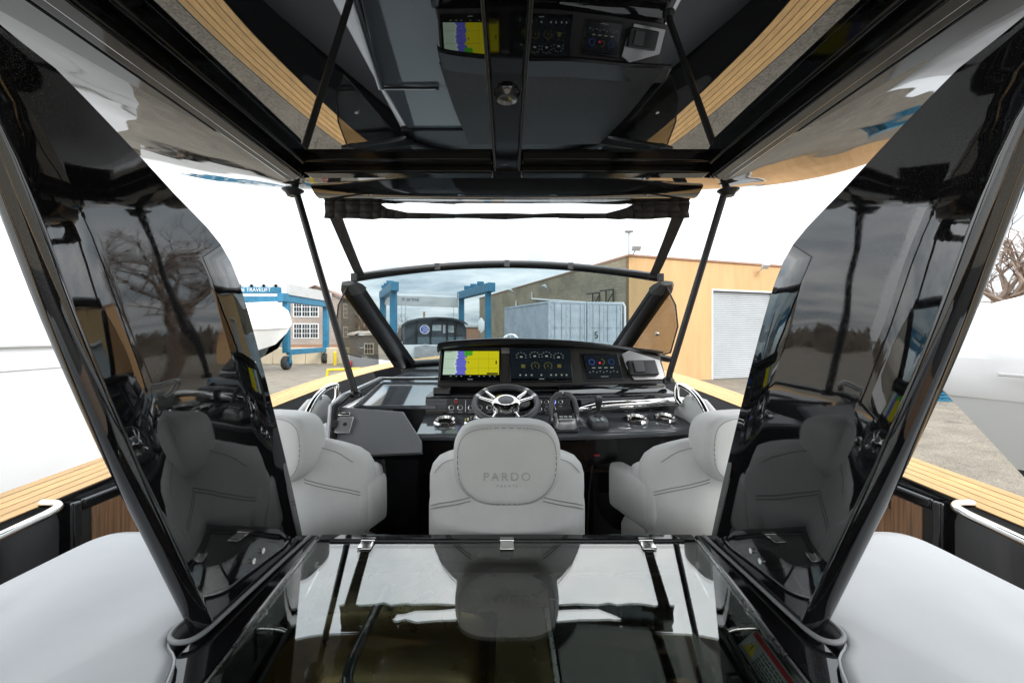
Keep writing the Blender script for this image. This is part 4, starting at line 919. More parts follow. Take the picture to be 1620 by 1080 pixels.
# fire extinguisher-like microphone handset under the ledge with red lamp
hs2 = thing('handset', 'black handset with a small red marking hanging under the console', 'handset', (.47, 2.30, -.66))
q = MB(); q.loft([[Vector((.47+x, 2.27+y+.02*k, -.60-.03*k)) for x, y in sell(hw, .022, 20, 3)] for k, hw in ((0, .03), (.6, .042), (1.2, .040), (2.4, .030), (3.4, .022))]); obj('body', q, DARKPL, hs2)
q = MB(); q.box((.456, 2.246, -.640), (.484, 2.256, -.630)); obj('marking', q, RED, hs2, bevel=.003)
q = MB(); q.tube([(.46, 2.30, -.69), (.44, 2.30, -.85), (.43, 2.32, -1.1), (.42, 2.34, -1.35)], .004, 6); obj('cord', q, DARKPL, hs2)
q = MB(); q.tube([(.62, 2.325, -.625), (.55, 2.32, -.70), (.565, 2.32, -.705)], .004, 6); o = obj('kick_panel_trim', q, CHROME, hc)
# searchlight on the foredeck
sl = thing('deck_searchlight', 'small chrome searchlight on the foredeck just above the visor', 'searchlight', (.05, 5.6, -.34))
q = MB(); q.lathe([(.10, 0), (.10, .03), (.05, .06), (.05, .10)], Matrix.Translation((.05, 5.6, -.34))); obj('base', q, CHROME, sl)
q = MB(); q.tube([Vector((.05+.10*math.cos(a), 5.6, -.10+.09*math.sin(a))) for a in [2*math.pi*k/24 for k in range(24)]], .014, 8, closed=True); obj('ring', q, CHROME, sl)
for k in range(3):
    a = R(90+120*k); q = MB(); q.tube([(.05, 5.6, -.10), (.05+.095*math.cos(a), 5.6, -.10+.085*math.sin(a))], .010, 8); obj('spoke', q, CHROME, sl)
q = MB(); q.lathe([(0, .02), (.03, .018), (.035, 0)], frameM((.05, 5.585, -.10), (1, 0, 0), (0, 0, 1))); obj('lens', q, CHROME, sl)
q = MB(); q.tube([(.05, 5.6, -.24), (.05, 5.6, -.19)], .03, 10); obj('neck', q, CHROME, sl)
# ------------------------------------------------------------------ boatyard
BLUE = pbr('lift_blue_paint', (0.025, 0.165, 0.28), 0.45, var=0.2, vscale=1.5)
LIFTW = pbr('lift_white_paint', (0.50, 0.50, 0.49), 0.45, var=0.08, vscale=1.0)
TYRE = pbr('tyre_rubber', (0.03, 0.03, 0.032), 0.8)
STUCCO = pbr('orange_stucco', (0.63, 0.385, 0.185), 0.85, var=0.10, vscale=0.9, bump=0.004, bscale=20, detail=8, stretch=(1.6, 1.6, .22))
WRAP = pbr('white_shrink_wrap', (0.88, 0.885, 0.89), 0.35, var=0.02, vscale=0.7, wave=0.03, wscale=1.2)
HULLW = pbr('white_hull_paint', (0.78, 0.79, 0.79), 0.22, var=0.03, vscale=0.6)
ANTIF = pbr('dark_bottom_paint', (0.035, 0.045, 0.045), 0.7, var=0.3, vscale=3)
CONT = pbr('container_paint', (0.45, 0.50, 0.55), 0.5, var=0.14, vscale=1.2)
GALV = pbr('shutter_metal', (0.46, 0.48, 0.50), 0.5, metal=0.1, var=0.06, vscale=0.6)
WTRIM = pbr('white_trim', (0.75, 0.75, 0.74), 0.5)
PANE = pbr('window_pane', (0.03, 0.035, 0.04), 0.05, ior=1.6)
GREYS = pbr('grey_clapboard', (0.20, 0.205, 0.21), 0.75, var=0.1, vscale=3, stretch=(.4, .4, 14))
CREAM = pbr('cream_concrete', (0.62, 0.53, 0.38), 0.85, var=0.08, vscale=0.8)
BARK = pbr('bare_bark', (0.25, 0.185, 0.145), 0.9, var=0.25, vscale=6)
CANV = pbr('charcoal_canvas', (0.035, 0.042, 0.05), 0.7, var=0.25, vscale=2.5)
BRICK = pbr('brick', (0.34, 0.19, 0.12), 0.85, var=0.2, vscale=8)
LOGO = pbr('logo_blue', (0.02, 0.06, 0.42), 0.5)
ROOFM = pbr('brown_shingle_roof', (0.20, 0.13, 0.10), 0.85, var=0.2, vscale=3)
def tiled(name, c1, c2, cm, bw, bh, mortar=.01, axis='XZ', off=.5):
    m, n, l, b = newmat(name); b.inputs['Roughness'].default_value = .88
    t = n.new('ShaderNodeTexCoord'); k = n.new('ShaderNodeTexBrick'); l.new(t.outputs['UV'], k.inputs['Vector'])
    k.inputs['Color1'].default_value = (*c1, 1); k.inputs['Color2'].default_value = (*c2, 1); k.inputs['Mortar'].default_value = (*cm, 1)
    k.inputs['Scale'].default_value = 1; k.inputs['Brick Width'].default_value = bw; k.inputs['Row Height'].default_value = bh; k.inputs['Mortar Size'].default_value = mortar
    z = n.new('ShaderNodeTexNoise'); z.inputs['Scale'].default_value = .35; z.inputs['Detail'].default_value = 8; l.new(t.outputs['UV'], z.inputs['Vector'])
    r = n.new('ShaderNodeValToRGB'); q = r.color_ramp.elements; q[0].position = .3; q[0].color = (.68, .68, .68, 1); q[1].position = .7; q[1].color = (1.12, 1.1, 1.06, 1); l.new(z.outputs[0], r.inputs[0])
    mu = n.new('ShaderNodeMixRGB'); mu.blend_type = 'MULTIPLY'; mu.inputs[0].default_value = 1; l.new(k.outputs[0], mu.inputs[1]); l.new(r.outputs[0], mu.inputs[2]); l.new(mu.outputs[0], b.inputs['Base Color'])
    bp = n.new('ShaderNodeBump'); bp.inputs['Distance'].default_value = .012; bp.invert = True; l.new(k.outputs['Fac'], bp.inputs['Height']); l.new(bp.outputs[0], b.inputs['Normal'])
    return m
BLOCK = tiled('concrete_block', (.40, .325, .225), (.33, .27, .19), (.24, .20, .145), .45, .22, .012)
SHING = tiled('cedar_shingle', (.48, .41, .365), (.42, .355, .315), (.25, .21, .185), .32, .24, .014)
def wallq(name, pts, mat, parent, uvs):      # a wall face with metric UVs and thickness behind
    m = MB(); m.add(pts, [tuple(range(len(pts)))]); o = obj(name, m, mat, parent, smooth=0, fix=False)
    uv = o.data.uv_layers.new(name='UVMap')
    for i, c in enumerate(uvs): uv.data[i].uv = c
    return o
# ---- big shed: block side wall, orange front with roller door
C0 = Vector((7.95, 28.0, GROUND)); wv = Vector((-.331, .944, 0)); fv = Vector((.944, .331, 0)); HB = 8.25
bd = thing('boat_shed', 'big boat shed with orange stucco front and long concrete block side wall', 'building', tuple(C0))
up = Vector((0, 0, 1))
wallq('side_wall', [C0+wv*36, C0, C0+up*HB, C0+wv*36+up*HB], BLOCK, bd, [(0, 0), (36, 0), (36, HB), (0, HB)])
m = MB(); d0, d1, dhh = 6.95, 12.6, 6.25
def fp(t, z, o=0): return C0+fv*t+up*z-wv*o
for a, b, z0, z1 in ((0, d0, 0, HB), (d0, d1, dhh, HB), (d1, 36, 0, HB)):
    m.hexa([fp(a, z0, 0), fp(b, z0, 0), fp(b, z0, -.35), fp(a, z0, -.35)], [fp(a, z1, 0), fp(b, z1, 0), fp(b, z1, -.35), fp(a, z1, -.35)])
obj('front_wall', m, STUCCO, bd, smooth=0)
m = MB(); m.hexa([fp(-.08, HB, .08), fp(36.1, HB, .08), fp(36.1, HB, -.4), fp(-.08, HB, -.4)], [fp(-.08, HB+.12, .08), fp(36.1, HB+.12, .08), fp(36.1, HB+.12, -.4), fp(-.08, HB+.12, -.4)]); obj('coping', m, BRICK, bd)
m = MB(); a, b = C0+up*HB-fv*.06, C0+wv*36+up*HB-fv*.06; m.hexa([a, a+fv*.4, b+fv*.4, b], [p+up*.12 for p in (a, a+fv*.4, b+fv*.4, b)]); obj('coping', m, BRICK, bd)
m = MB(); a = [C0+up*(HB-.2), C0+fv*36+up*(HB-.2), C0+fv*36+wv*36+up*(HB-.2), C0+wv*36+up*(HB-.2)]; m.add(a, [(0, 1, 2, 3)]); obj('roof', m, ANTIF, bd)
m = MB(); nsl = 46; rr = []
for k in range(nsl*3+1):
    z = dhh*k/(nsl*3); o = -.18+(.035 if k % 3 == 1 else .0); rr.append([fp(d0, z, o), fp(d1, z, o)])
vs_ = [p for r_ in rr for p in r_]; m.add(vs_, [(2*i, 2*i+1, 2*i+3, 2*i+2) for i in range(len(rr)-1)]); obj('roller_door', m, GALV, bd, smooth=0)
m = MB()
for a, b, z0, z1 in ((d0-.12, d0, 0, dhh+.12), (d1, d1+.12, 0, dhh+.12), (d0, d1, dhh, dhh+.12)):
    m.hexa([fp(a, z0, .03), fp(b, z0, .03), fp(b, z0, -.2), fp(a, z0, -.2)], [fp(a, z1, .03), fp(b, z1, .03), fp(b, z1, -.2), fp(a, z1, -.2)])
obj('door_frame', m, WTRIM, bd)
def flood(par, c, ex):
    q = MB(); q.tube([c, c+ex*.5+up*.3], .035, 8); l_ = obj('flood_light', q, GALV, par)
    M = frameM(c+ex*.6+up*.35, Vector((ex.y, -ex.x, 0)), ex*.6+up*.8); q = MB(); q.box((-.28, -.18, -.12), (.28, .18, .10), M); sub('lamp_head', q, LIFTW, l_, bevel=.04)
flood(bd, fp(0.3, HB+.1), -wv-fv*.3); flood(bd, fp(11.2, HB-.5, 0), -wv); flood(bd, C0+wv*21+up*(HB-.6), -fv); flood(bd, C0+wv*12+up*(HB-1.1), -fv)
q = MB(); q.tube([C0+up*HB, C0+up*(HB+1.6)], .05, 8); ma = obj('mast', q, GALV, bd)
q = MB(); q.lathe([(0, 0), (.28, .02), (.30, .10), (.1, .16), (0, .18)], Matrix.Translation(C0+up*(HB+1.55)), 16); sub('siren', q, LIFTW, ma)
def wp(d, z): return C0+wv*d+up*z-fv*.15
for path in ([wp(16, 7.4), wp(16, 6.7), wp(5, 5.55), wp(.4, 5.2), wp(.25, 5.0), wp(.25, .2)], [wp(6, 5.6), wp(6, 4.2)], [wp(20.5, 6.9), wp(20.5, 2.0)], [wp(6, 5.1), wp(3, 4.8), wp(.6, 4.6)]):
    q = MB(); q.tube(path, .09, 8); obj('white_pipe', q, WTRIM, bd)
for d, z in ((3.4, 6.2), (1.6, 6.25)):
    q = MB()
    for a in (0, .9):
        q.tube([wp(d+a, z), wp(d+a, z-1.3)], .05, 6)
    q.tube([wp(d, z-.2), wp(d+.9, z-1.0)], .04, 6); q.tube([wp(d, z), wp(d+.9, z-.05)-fv*.5], .05, 6); obj('bracket', q, SATIN, bd)
# ---- containers stacked two high beside the block wall
CE = Vector((2.52, 26.0, GROUND)); cl_ = Vector((-.376, .927, 0)); ce_ = Vector((.927, .376, 0))
def container(label, base, number=None):
    t = thing('shipping_container', label, 'container', tuple(base), 0, 'stacked blue shipping containers')
    W_, H_, L_ = 2.66, 2.6, 7.2
    def q(e, l, z): return base+ce_*e+cl_*l+up*z
    for sgn, e in ((1, .04), (-1, W_-.04)):
        m = MB(); A = []
        n_ = 44
        for k in range(n_*4+1):
            ph = k % 4; l = .1+(L_-.2)*k/(n_*4); d = .05 if ph in (1, 2) else 0; A.append((e+sgn*d, l))
        m.add([q(e_, l, .12) for e_, l in A]+[q(e_, l, H_-.10) for e_, l in A], [(i, i+1, len(A)+i+1, len(A)+i) for i in range(len(A)-1)])
        obj('side_wall', m, CONT, t, smooth=0)
    m = MB()
    for e in (0, W_-.12):
        for l in (0, L_-.12): m.hexa([q(e, l, 0), q(e+.12, l, 0), q(e+.12, l+.12, 0), q(e, l+.12, 0)], [q(e, l, H_), q(e+.12, l, H_), q(e+.12, l+.12, H_), q(e, l+.12, H_)])
    obj('corner_posts', m, CONT, t, smooth=0)
    m = MB()
    for z in (0, H_-.12):
        for e in (0.005, W_-.125): m.hexa([q(e, .12, z+.003), q(e+.12, .12, z+.003), q(e+.12, L_-.12, z+.003), q(e, L_-.12, z+.003)], [q(e, .12, z+.117), q(e+.12, .12, z+.117), q(e+.12, L_-.12, z+.117), q(e, L_-.12, z+.117)])
        for l in (0.005, L_-.125): m.hexa([q(.12, l, z+.003), q(W_-.12, l, z+.003), q(W_-.12, l+.12, z+.003), q(.12, l+.12, z+.003)], [q(.12, l, z+.117), q(W_-.12, l, z+.117), q(W_-.12, l+.12, z+.117), q(.12, l+.12, z+.117)])
    obj('rails', m, CONT, t, smooth=0)
    m = MB(); m.hexa([q(.12, .12, H_-.06), q(W_-.12, .12, H_-.06), q(W_-.12, L_-.12, H_-.06), q(.12, L_-.12, H_-.06)], [q(.12, .12, H_-.02), q(W_-.12, .12, H_-.02), q(W_-.12, L_-.12, H_-.02), q(.12, L_-.12, H_-.02)]); obj('roof', m, CONT, t, smooth=0)
    m = MB(); m.hexa([q(.12, L_-.06, .12), q(W_-.12, L_-.06, .12), q(W_-.12, L_-.03, .12), q(.12, L_-.03, .12)], [q(.12, L_-.06, H_-.12), q(W_-.12, L_-.06, H_-.12), q(W_-.12, L_-.03, H_-.12), q(.12, L_-.03, H_-.12)]); obj('rear_wall', m, CONT, t, smooth=0)
    for a, b in ((.13, 1.21), (1.23, W_-.13)):
        m = MB(); m.hexa([q(a, .03, .13), q(b, .03, .13), q(b, .07, .13), q(a, .07, .13)], [q(a, .03, H_-.13), q(b, .03, H_-.13), q(b, .07, H_-.13), q(a, .07, H_-.13)])
        for z in (.45, 1.0, 1.55, 2.05): m.hexa([q(a+.08, .015, z), q(b-.08, .015, z), q(b-.08, .03, z), q(a+.08, .03, z)], [q(a+.08, .015, z+.25), q(b-.08, .015, z+.25), q(b-.08, .03, z+.25), q(a+.08, .03, z+.25)])
        dd = obj('door_leaf', m, CONT, t, smooth=0)
        for e in (a+.3, b-.3):
            m = MB(); m.tube([q(e, -.02, .1), q(e, -.02, H_-.1)], .024, 6); sub('lock_rod', m, GALV, dd)
            m = MB(); m.hexa([q(e-.06, -.05, 1.0), q(e+.2, -.05, 1.0), q(e+.2, -.03, 1.0), q(e-.06, -.03, 1.0)], [q(e-.06, -.05, 1.06), q(e+.2, -.05, 1.06), q(e+.2, -.03, 1.06), q(e-.06, -.03, 1.06)]); sub('door_handle', m, GALV, dd)
        for z in (.4, 1.3, 2.2):
            e = a if a < 1 else b
            m = MB(); m.tube([q(e, -.0, z), q(e, -.0, z+.16)], .035, 6); sub('hinge', m, GALV, dd)
    if number:
        M = frameM(q(.62, -.075, .50), ce_, up); obj('number', text_mb(number, .62, M, .004), INK, t, smooth=0)
for i, (dx, zz, lab, nb_) in enumerate(((0, 0, 'lower blue container on the ground, left of the pair', None), (2.74, 0, 'lower blue container on the ground, nearest the shed corner', None), (0, 2.6, 'upper blue shipping container showing its ribbed side, left of the pair', None), (2.74, 2.6, 'upper blue shipping container with number 5 on its door', '5'))):
    container(lab, CE+ce_*dx+up*zz, nb_)

# ---- windows helper
def window(par, o_, ex, w_, h_, cols, rows, fw=.12):
    nrm = ex.cross(up).normalized()
    def box_(a, b, d0_, d1_, mat, nm, parent=None):
        m = MB(); p = lambda x, z, d: o_+ex*x+up*z+nrm*d
        m.hexa([p(a[0], a[1], d0_), p(b[0], a[1], d0_), p(b[0], a[1], d1_), p(a[0], a[1], d1_)], [p(a[0], b[1], d0_), p(b[0], b[1], d0_), p(b[0], b[1], d1_), p(a[0], b[1], d1_)])
        return sub(nm, m, mat, parent, smooth=0) if parent else obj(nm, m, mat, par, smooth=0)
    f = box_((-fw, -fw), (w_+fw, h_+fw), .0, .05, WTRIM, 'window')
    cw_ = (w_-fw*(cols-1))/cols; rh = (h_-.07*(rows-1))/rows
    for i in range(cols):
        for j in range(rows):
            x = i*(cw_+fw); z = j*(rh+.07); box_((x, z), (x+cw_, z+rh), .05, .062, PANE, 'pane', f)
        for k in (1, 2):
            x = i*(cw_+fw)+cw_*k/3; box_((x-.02, 0), (x+.02, h_), .062, .075, WTRIM, 'muntin', f)
# ---- shingled house behind the left lift
H0 = Vector((-26.2, 52, GROUND)); hx = Vector((1, .10, 0)).normalized(); hy = Vector((-.10, 1, 0)).normalized()
hs_t = thing('shingle_house', 'brown shingled three storey house with white grid windows behind the lift', 'house', tuple(H0))
WH, HH = 5.9, 7.6
def hp(a, b, z): return H0+hx*a+hy*b+up*z
wallq('front_wall', [hp(0, 0, 0), hp(WH, 0, 0), hp(WH, 0, HH), hp(WH/2, 0, HH+1.3), hp(0, 0, HH)], SHING, hs_t, [(0, 0), (WH, 0), (WH, HH), (WH/2, HH+1.3), (0, HH)])
wallq('end_wall', [hp(WH, 0, 0), hp(WH, 9, 0), hp(WH, 9, HH), hp(WH, 0, HH)], GREYS, hs_t, [(0, 0), (9, 0), (9, HH), (0, HH)])
for a, b in ((-.3, WH/2), (WH/2, WH+.3)):
    za, zb = (HH-.1, HH+1.35) if a < 0 else (HH+1.35, HH-.1)
    m = MB(); m.hexa([hp(a, -.3, za), hp(b, -.3, zb), hp(b, 9.3, zb), hp(a, 9.3, za)], [hp(a, -.3, za+.18), hp(b, -.3, zb+.18), hp(b, 9.3, zb+.18), hp(a, 9.3, za+.18)]); obj('roof', m, ROOFM, hs_t, smooth=0)
window(hs_t, hp(.45, 0, 5.35), hx, 2.75, 1.65, 3, 3); window(hs_t, hp(.45, 0, 2.75), hx, 2.75, 1.6, 3, 3)
window(hs_t, hp(WH, 1.2, 5.3), hy, 1.7, 1.6, 2, 3); window(hs_t, hp(WH, 1.2, 2.9), hy, 1.7, 1.1, 2, 2)
m = MB(); m.lathe([(.36, .0), (.36, .08), (.22, .08), (.2, .05)], frameM(hp(4.15, -.0, 4.0), hx, up), 20); ph_ = obj('porthole', m, WTRIM, hs_t)
m = MB(); m.lathe([(.21, .05), (0, .055)], frameM(hp(4.15, -.0, 4.0), hx, up), 20); sub('pane', m, PANE, ph_)
m = MB(); m.hexa([hp(-.02, -.06, 0), hp(WH+.02, -.06, 0), hp(WH+.02, -.01, 0), hp(-.02, -.01, 0)], [hp(-.02, -.06, 1.9), hp(WH+.02, -.06, 1.9), hp(WH+.02, -.01, 1.9), hp(-.02, -.01, 1.9)]); obj('brick_base', m, BRICK, hs_t, smooth=0)
for a in (.5, 2.6, 4.3):
    window(hs_t, hp(a, -.06, .95), hx, .9, .5, 2, 1, .1)
# long wing of the house going left behind the boats
m = MB(); m.hexa([hp(-16, 1, 0), hp(0, 1, 0), hp(0, 9, 0), hp(-16, 9, 0)], [hp(-16, 1, 6.2), hp(0, 1, 6.2), hp(0, 9, 6.2), hp(-16, 9, 6.2)]); obj('wing', m, GREYS, hs_t, smooth=0)
# ---- cream precast barriers
for i in range(6):
    x = -26.4+i*1.72; q = MB(); q.box((x, 45.3, GROUND), (x+1.68, 45.7, GROUND+1.75)); o = obj('concrete_barrier', q, CREAM, None, bevel=.04)
    tag(o, 'cream concrete barrier panel, %s of the row before the shingled house' % ['first from the left', 'second', 'third', 'fourth', 'fifth', 'last on the right'][i], 'barrier', 'cream barrier panels')
# ---- grey shed
gs = thing('garden_shed', 'small grey clapboard shed with white window near the blue lift', 'shed', (-13.6, 43, GROUND))
m = MB(); x = -15.4
for k in range(16): z = GROUND+k*.19; m.hexa([(x, 42.0, z), (x+3.5, 42.0, z), (x+3.5, 44.6, z), (x, 44.6, z)], [(x+.02, 42.03, z+.19), (x+3.48, 42.03, z+.19), (x+3.48, 44.6, z+.19), (x+.02, 44.6, z+.19)])
obj('wall', m, GREYS, gs, smooth=0)
m = MB(); m.hexa([(x-.15, 41.8, GROUND+3.05), (x+3.65, 41.8, GROUND+3.05), (x+3.65, 44.8, GROUND+3.15), (x-.15, 44.8, GROUND+3.15)], [(x-.15, 41.8, GROUND+3.25), (x+3.65, 41.8, GROUND+3.25), (x+3.65, 44.8, GROUND+3.5), (x-.15, 44.8, GROUND+3.5)]); obj('roof', m, WTRIM, gs, smooth=0)
window(gs, Vector((x+1.55, 42.0, GROUND+1.3)), Vector((1, 0, 0)), .75, .9, 1, 2, .1)

# ---- travel lifts
def beam(a, b, w_, h_):
    a, b = Vector(a), Vector(b); d = (b-a).normalized(); sd = d.cross(up).normalized() if abs(d.z) < .95 else Vector((1, 0, 0)); u2 = sd.cross(d)
    s1, s2 = sd*w_/2, u2*h_/2
    return MB().hexa([a-s1-s2, a+s1-s2, a+s1+s2, a-s1+s2], [b-s1-s2, b+s1-s2, b+s1+s2, b-s1+s2])
def wheel(par, c, ax, r, w_):
    M = frameM(c, (0, 0, 1), Vector(ax).cross(Vector((0, 0, 1))))
    ez = M.to_3x3() @ Vector((0, 0, 1))
    q = MB(); q.lathe([(r*.55, -w_/2), (r*.9, -w_/2), (r, -w_*.3), (r, w_*.3), (r*.9, w_/2), (r*.55, w_/2), (r*.55, -w_/2)], M, 28); o = obj('wheel', q, TYRE, par)
    q = MB(); q.lathe([(0, -w_*.42), (r*.2, -w_*.45), (r*.56, -w_*.3), (r*.56, w_*.3), (r*.2, w_*.45), (0, w_*.42)], M, 20); sub('rim', q, BLUE, o)
    return o
def lift(label, N0, N1, F0, F1, top, cross_near, text):
    N0, N1, F0, F1 = [Vector((p[0], p[1], 0)) for p in (N0, N1, F0, F1)]
    t = thing('travel_lift', label, 'boat lift', ((N0.x+N1.x)/2, (N0.y+F0.y)/2, GROUND), 0, 'blue travel lifts')
    zt = GROUND+top
    for p in (N0, N1, F0, F1):
        q = beam(p+up*(GROUND+1.5), p+up*(zt-.3), .52, .52); obj('leg', q, BLUE, t, bevel=.03)
        for k in (0,):
            wheel(t, p+up*(GROUND+.62)+Vector((0, 0, 0)), (1, 0, 0), .62, .5)
            q = beam(p+up*(GROUND+.6)+Vector((.34, 0, 0)), p+up*(GROUND+1.6)+Vector((.34, 0, 0)), .12, .3); obj('fork', q, BLUE, t)
    for a, b in ((N0, F0), (N1, F1)):
        dd = (b-a).normalized()
        q = beam(a-dd*.9+up*(zt), b+dd*.6+up*(zt), .62, .75); obj('top_beam', q, BLUE, t, bevel=.03)
        q = beam(a+dd*.3+up*(GROUND+1.55), b-dd*.3+up*(GROUND+1.55), .4, .5); obj('lower_beam', q, BLUE, t, bevel=.03)
        for k in (.25, .5, .75):
            c = a.lerp(b, k)+up*(zt+.5); q = MB(); q.box((c.x-.3, c.y-.3, c.z-.1), (c.x+.3, c.y+.3, c.z+.25)); obj('hoist_motor', q, BLUE, t, bevel=.05)
    A, B = (N0, N1) if cross_near else (F0, F1)
    return t, A, B, zt
t, A, B, zt = lift('blue travel lift with white cross beam, straight ahead through the windscreen', (-9.5, 36), (-1.6, 36.6), (-12.4, 43), (-4.6, 43.6), 7.1, False, None)
q = beam(A+up*(zt-.55)+Vector((.3, -.25, 0)), B+up*(zt-.75)+Vector((-.3, -.25, 0)), .5, .95); cb_ = obj('cross_beam', q, LIFTW, t)
q = MB(); q.tube([A+up*(zt+.35)+Vector((.3, 0, 0)), B+up*(zt+.05)+Vector((-.3, 0, 0))], .035, 6); obj('hose', q, GALV, t)
exb = (B-A+up*-.2).normalized()
sub('lettering', text_mb('marine', .62, frameM(A.lerp(B, .36)+up*(zt-.46)+Vector((0, -.515, 0)), exb, up), .004), INK, cb_, smooth=0)
sub('lettering', text_mb('travelift', .42, frameM(A.lerp(B, .60)+up*(zt-.74)+Vector((0, -.515, 0)), exb, up), .004), GALV, cb_, smooth=0)
for (x, y, z1) in ((-10.3, 42, 1.5), (-9.9, 42, 1.5), (-5.2, 42, -1.2), (-4.3, 38, -.2)):
    q = MB(); q.tube([(x, y, zt-.3), (x, y, GROUND+4.0 if z1 > 0 else GROUND+3)], .03, 5); cbb = obj('cable', q, GALV, t)
q = MB(); q.box((-10.3, 41.8, GROUND+2.6), (-9.9, 42.2, GROUND+4.1)); obj('hook_block', q, SATIN, t, bevel=.1)
q = MB(); q.loft([[Vector((-2.15+x_, 36.0+y_*.3, GROUND+3.3+z_)) for x_, y_ in sell(r_, r_, 14, 2)] for z_, r_ in ((0, .05), (.25, .26), (.9, .28), (1.25, .05))]); obj('fender', q, WTRIM, t)
t, A, B, zt = lift('blue travel lift holding the wrapped boat at far left', (-28.5, 38.2), (-19.7, 38.4), (-28.0, 45.4), (-19.2, 45.6), 6.4, True, None)
q = beam(A+up*(zt+.65)+Vector((0, -.3, 0)), B+up*(zt+.65)+Vector((-.4, -.3, 0)), .5, .55); cb_ = obj('cross_beam', q, BLUE, t)
sub('lettering', text_mb('MARINE TRAVELIFT', .45, frameM(A.lerp(B, .66)+up*(zt+.65)+Vector((0, -.57, 0)), (1, 0, 0), up), .004), WTRIM, cb_, smooth=0)
q = beam(A+up*(zt-.15)+Vector((0, -.3, 0)), B+up*(zt-.15)+Vector((-.4, -.3, 0)), .5, .5); obj('cross_beam', q, BLUE, t)
for k in range(7):
    c = A.lerp(B, .2+.12*k)+up*(zt+1.0)+Vector((0, -.4, 0)); q = MB(); q.lathe([(.30, -.06), (.34, 0), (.30, .06), (.16, .06), (.16, -.06), (.30, -.06)], frameM(c, (1, 0, 0), up), 18); obj('pulley', q, LIFTW, t)
q = beam(B+up*(zt+.75)+Vector((.25, -.2, 0)), Vector((-18.9, 46, zt+.7)), .3, .95); obj('side_girder', q, LIFTW, t)
for x in (-25.6, -24.2, -22.5, -21.2):
    q = beam((x, 38, zt-.3), (x+.5, 36.6, GROUND+4.9), .30, .05); obj('sling', q, BLUE if x > -23 else ANTIF, t)

# ---- boats: hull lofted along local +x (bow), optional shrink wrap
def boat(name, label, loc, rz, L_, B_, keel, chine, sheer, wrap_h, cf=.88, wlf=.0, full=False, mats=(ANTIF, HULLW, WRAP), cat='boat', rake=.16):
    t = thing(name, label, cat, loc, rz)
    n = 26; bot, tops, wr, chn = [], [], [], []
    for i in range(n+1):
        u = i/n; xb = u*L_
        bs = B_/2*(1-max(0, (u-.35)/.65)**2.4)*(.92+.08*min(1, u*4)); bc = B_/2*cf*(1-max(0, (u-.30)/.62)**1.9) if u < .92 else 0
        if full: bc = bs*.94
        bc = max(0, bc); rk = L_*rake*max(0, u-.55)/.45
        ks = keel+(sheer*.55-keel)*max(0, (u-.62)/.38)**2.2; cs = chine+(sheer*.7-chine)*max(0, (u-.5)/.5)**1.8; ss = sheer*(1+.12*u*u)
        X = lambda z: xb-rk*(1-(z-keel)/(ss-keel))*1.0
        kp_, cp, sp_ = (0, ks), (bc, max(cs, ks)), (bs, ss)
        mid = ((bc*.45+bs*.55)*(1.03 if full else 1), (cs+ss)/2)
        cr = (bs*.55, ss+wrap_h*(.75 if u < .9 else .75*(1-u)/.1)); tp = (0, ss+wrap_h*(1 if u < .85 else (1-u)/.15))
        P = lambda a, s: Vector((X(a[1]), s*a[0], a[1]))
        wl = (cp[0]+(mid[0]-cp[0])*wlf, cp[1]+(mid[1]-cp[1])*wlf)
        bot.append([P(wl, 1), P(cp, 1), P(((bc*.5), (ks*.6+cs*.4)), 1), P(kp_, 1), P(((bc*.5), (ks*.6+cs*.4)), -1), P(cp, -1), P(wl, -1)])
        tops.append([P(wl, 1), P(mid, 1), P(sp_, 1)]); chn.append([P(wl, -1), P(mid, -1), P(sp_, -1)])
        wr.append([P((bs+.01, ss-.35), 1), P((bs+.03, ss), 1), P(cr, 1), P(tp, 1), P(cr, -1), P((bs+.03, ss), -1), P((bs+.01, ss-.35), -1)])
    m = MB(); m.loft(bot, False, False, False); obj('bottom', m, mats[0], t, local=True, smooth=60)
    m = MB(); m.loft(tops, False, False, False); m.loft(chn, False, False, False)
    st = list(bot[0])+[chn[0][2], tops[0][2]]; m.add(st, [tuple(range(9))]); obj('topsides', m, mats[1], t, local=True, smooth=60)
    if wrap_h:
        for i in (4, 8, 12, 16, 20):
            m = MB(); m.tube([q_*1.0 for q_ in wr[i]], .011, 5); obj('weld_seam', m, mats[2], t, local=True)
        for s_ in (1, 5):
            m = MB(); m.tube([r_[s_]+Vector((0, .01 if s_ == 1 else -.01, -.12)) for r_ in wr[:-1]], .014, 5); obj('belly_band', m, LIFTW, t, local=True)
        m = MB(); m.loft(wr, False, False, False); m.add(wr[0], [tuple(range(7))]); obj('cover', m, mats[2], t, local=True, smooth=50)
    for xx in (L_*.2, L_*.62):
        m = MB()
        for s in (-1, 1): m.hexa([(xx-.3, s*.9-.3, 0), (xx+.3, s*.9-.3, 0), (xx+.3, s*.9+.3, 0), (xx-.3, s*.9+.3, 0)], [(xx-.2, s*.7-.2, (keel*.5+chine*.5)), (xx+.2, s*.7-.2, keel*.5+chine*.5), (xx+.2, s*.7+.2, keel*.5+chine*.5), (xx-.2, s*.7+.2, keel*.5+chine*.5)])
        obj('keel_block', m, BARK, t, local=True, smooth=0)
    return t
boat('wrapped_boat', 'white shrink wrapped boat hanging bow right in the far left lift', (-31.2, 36.0, GROUND), 0, 13.2, 4.2, .35, 1.0, 3.6, 2.0)
boat('wrapped_boat', 'large white wrapped boat with dark bottom paint close on the right', (14.3, 1.5, GROUND), R(180-12), 11.0, 3.8, 1.25, 1.75, 2.70, .72, rake=.13, wlf=.30, full=True)
boat('wrapped_boat', 'large white wrapped boat filling the view at far left', (-6.75, 5.1, GROUND), R(-90), 15.5, 4.4, .15, .5, 3.2, 2.6, rake=.02, full=True, mats=(HULLW, WRAP, WRAP))
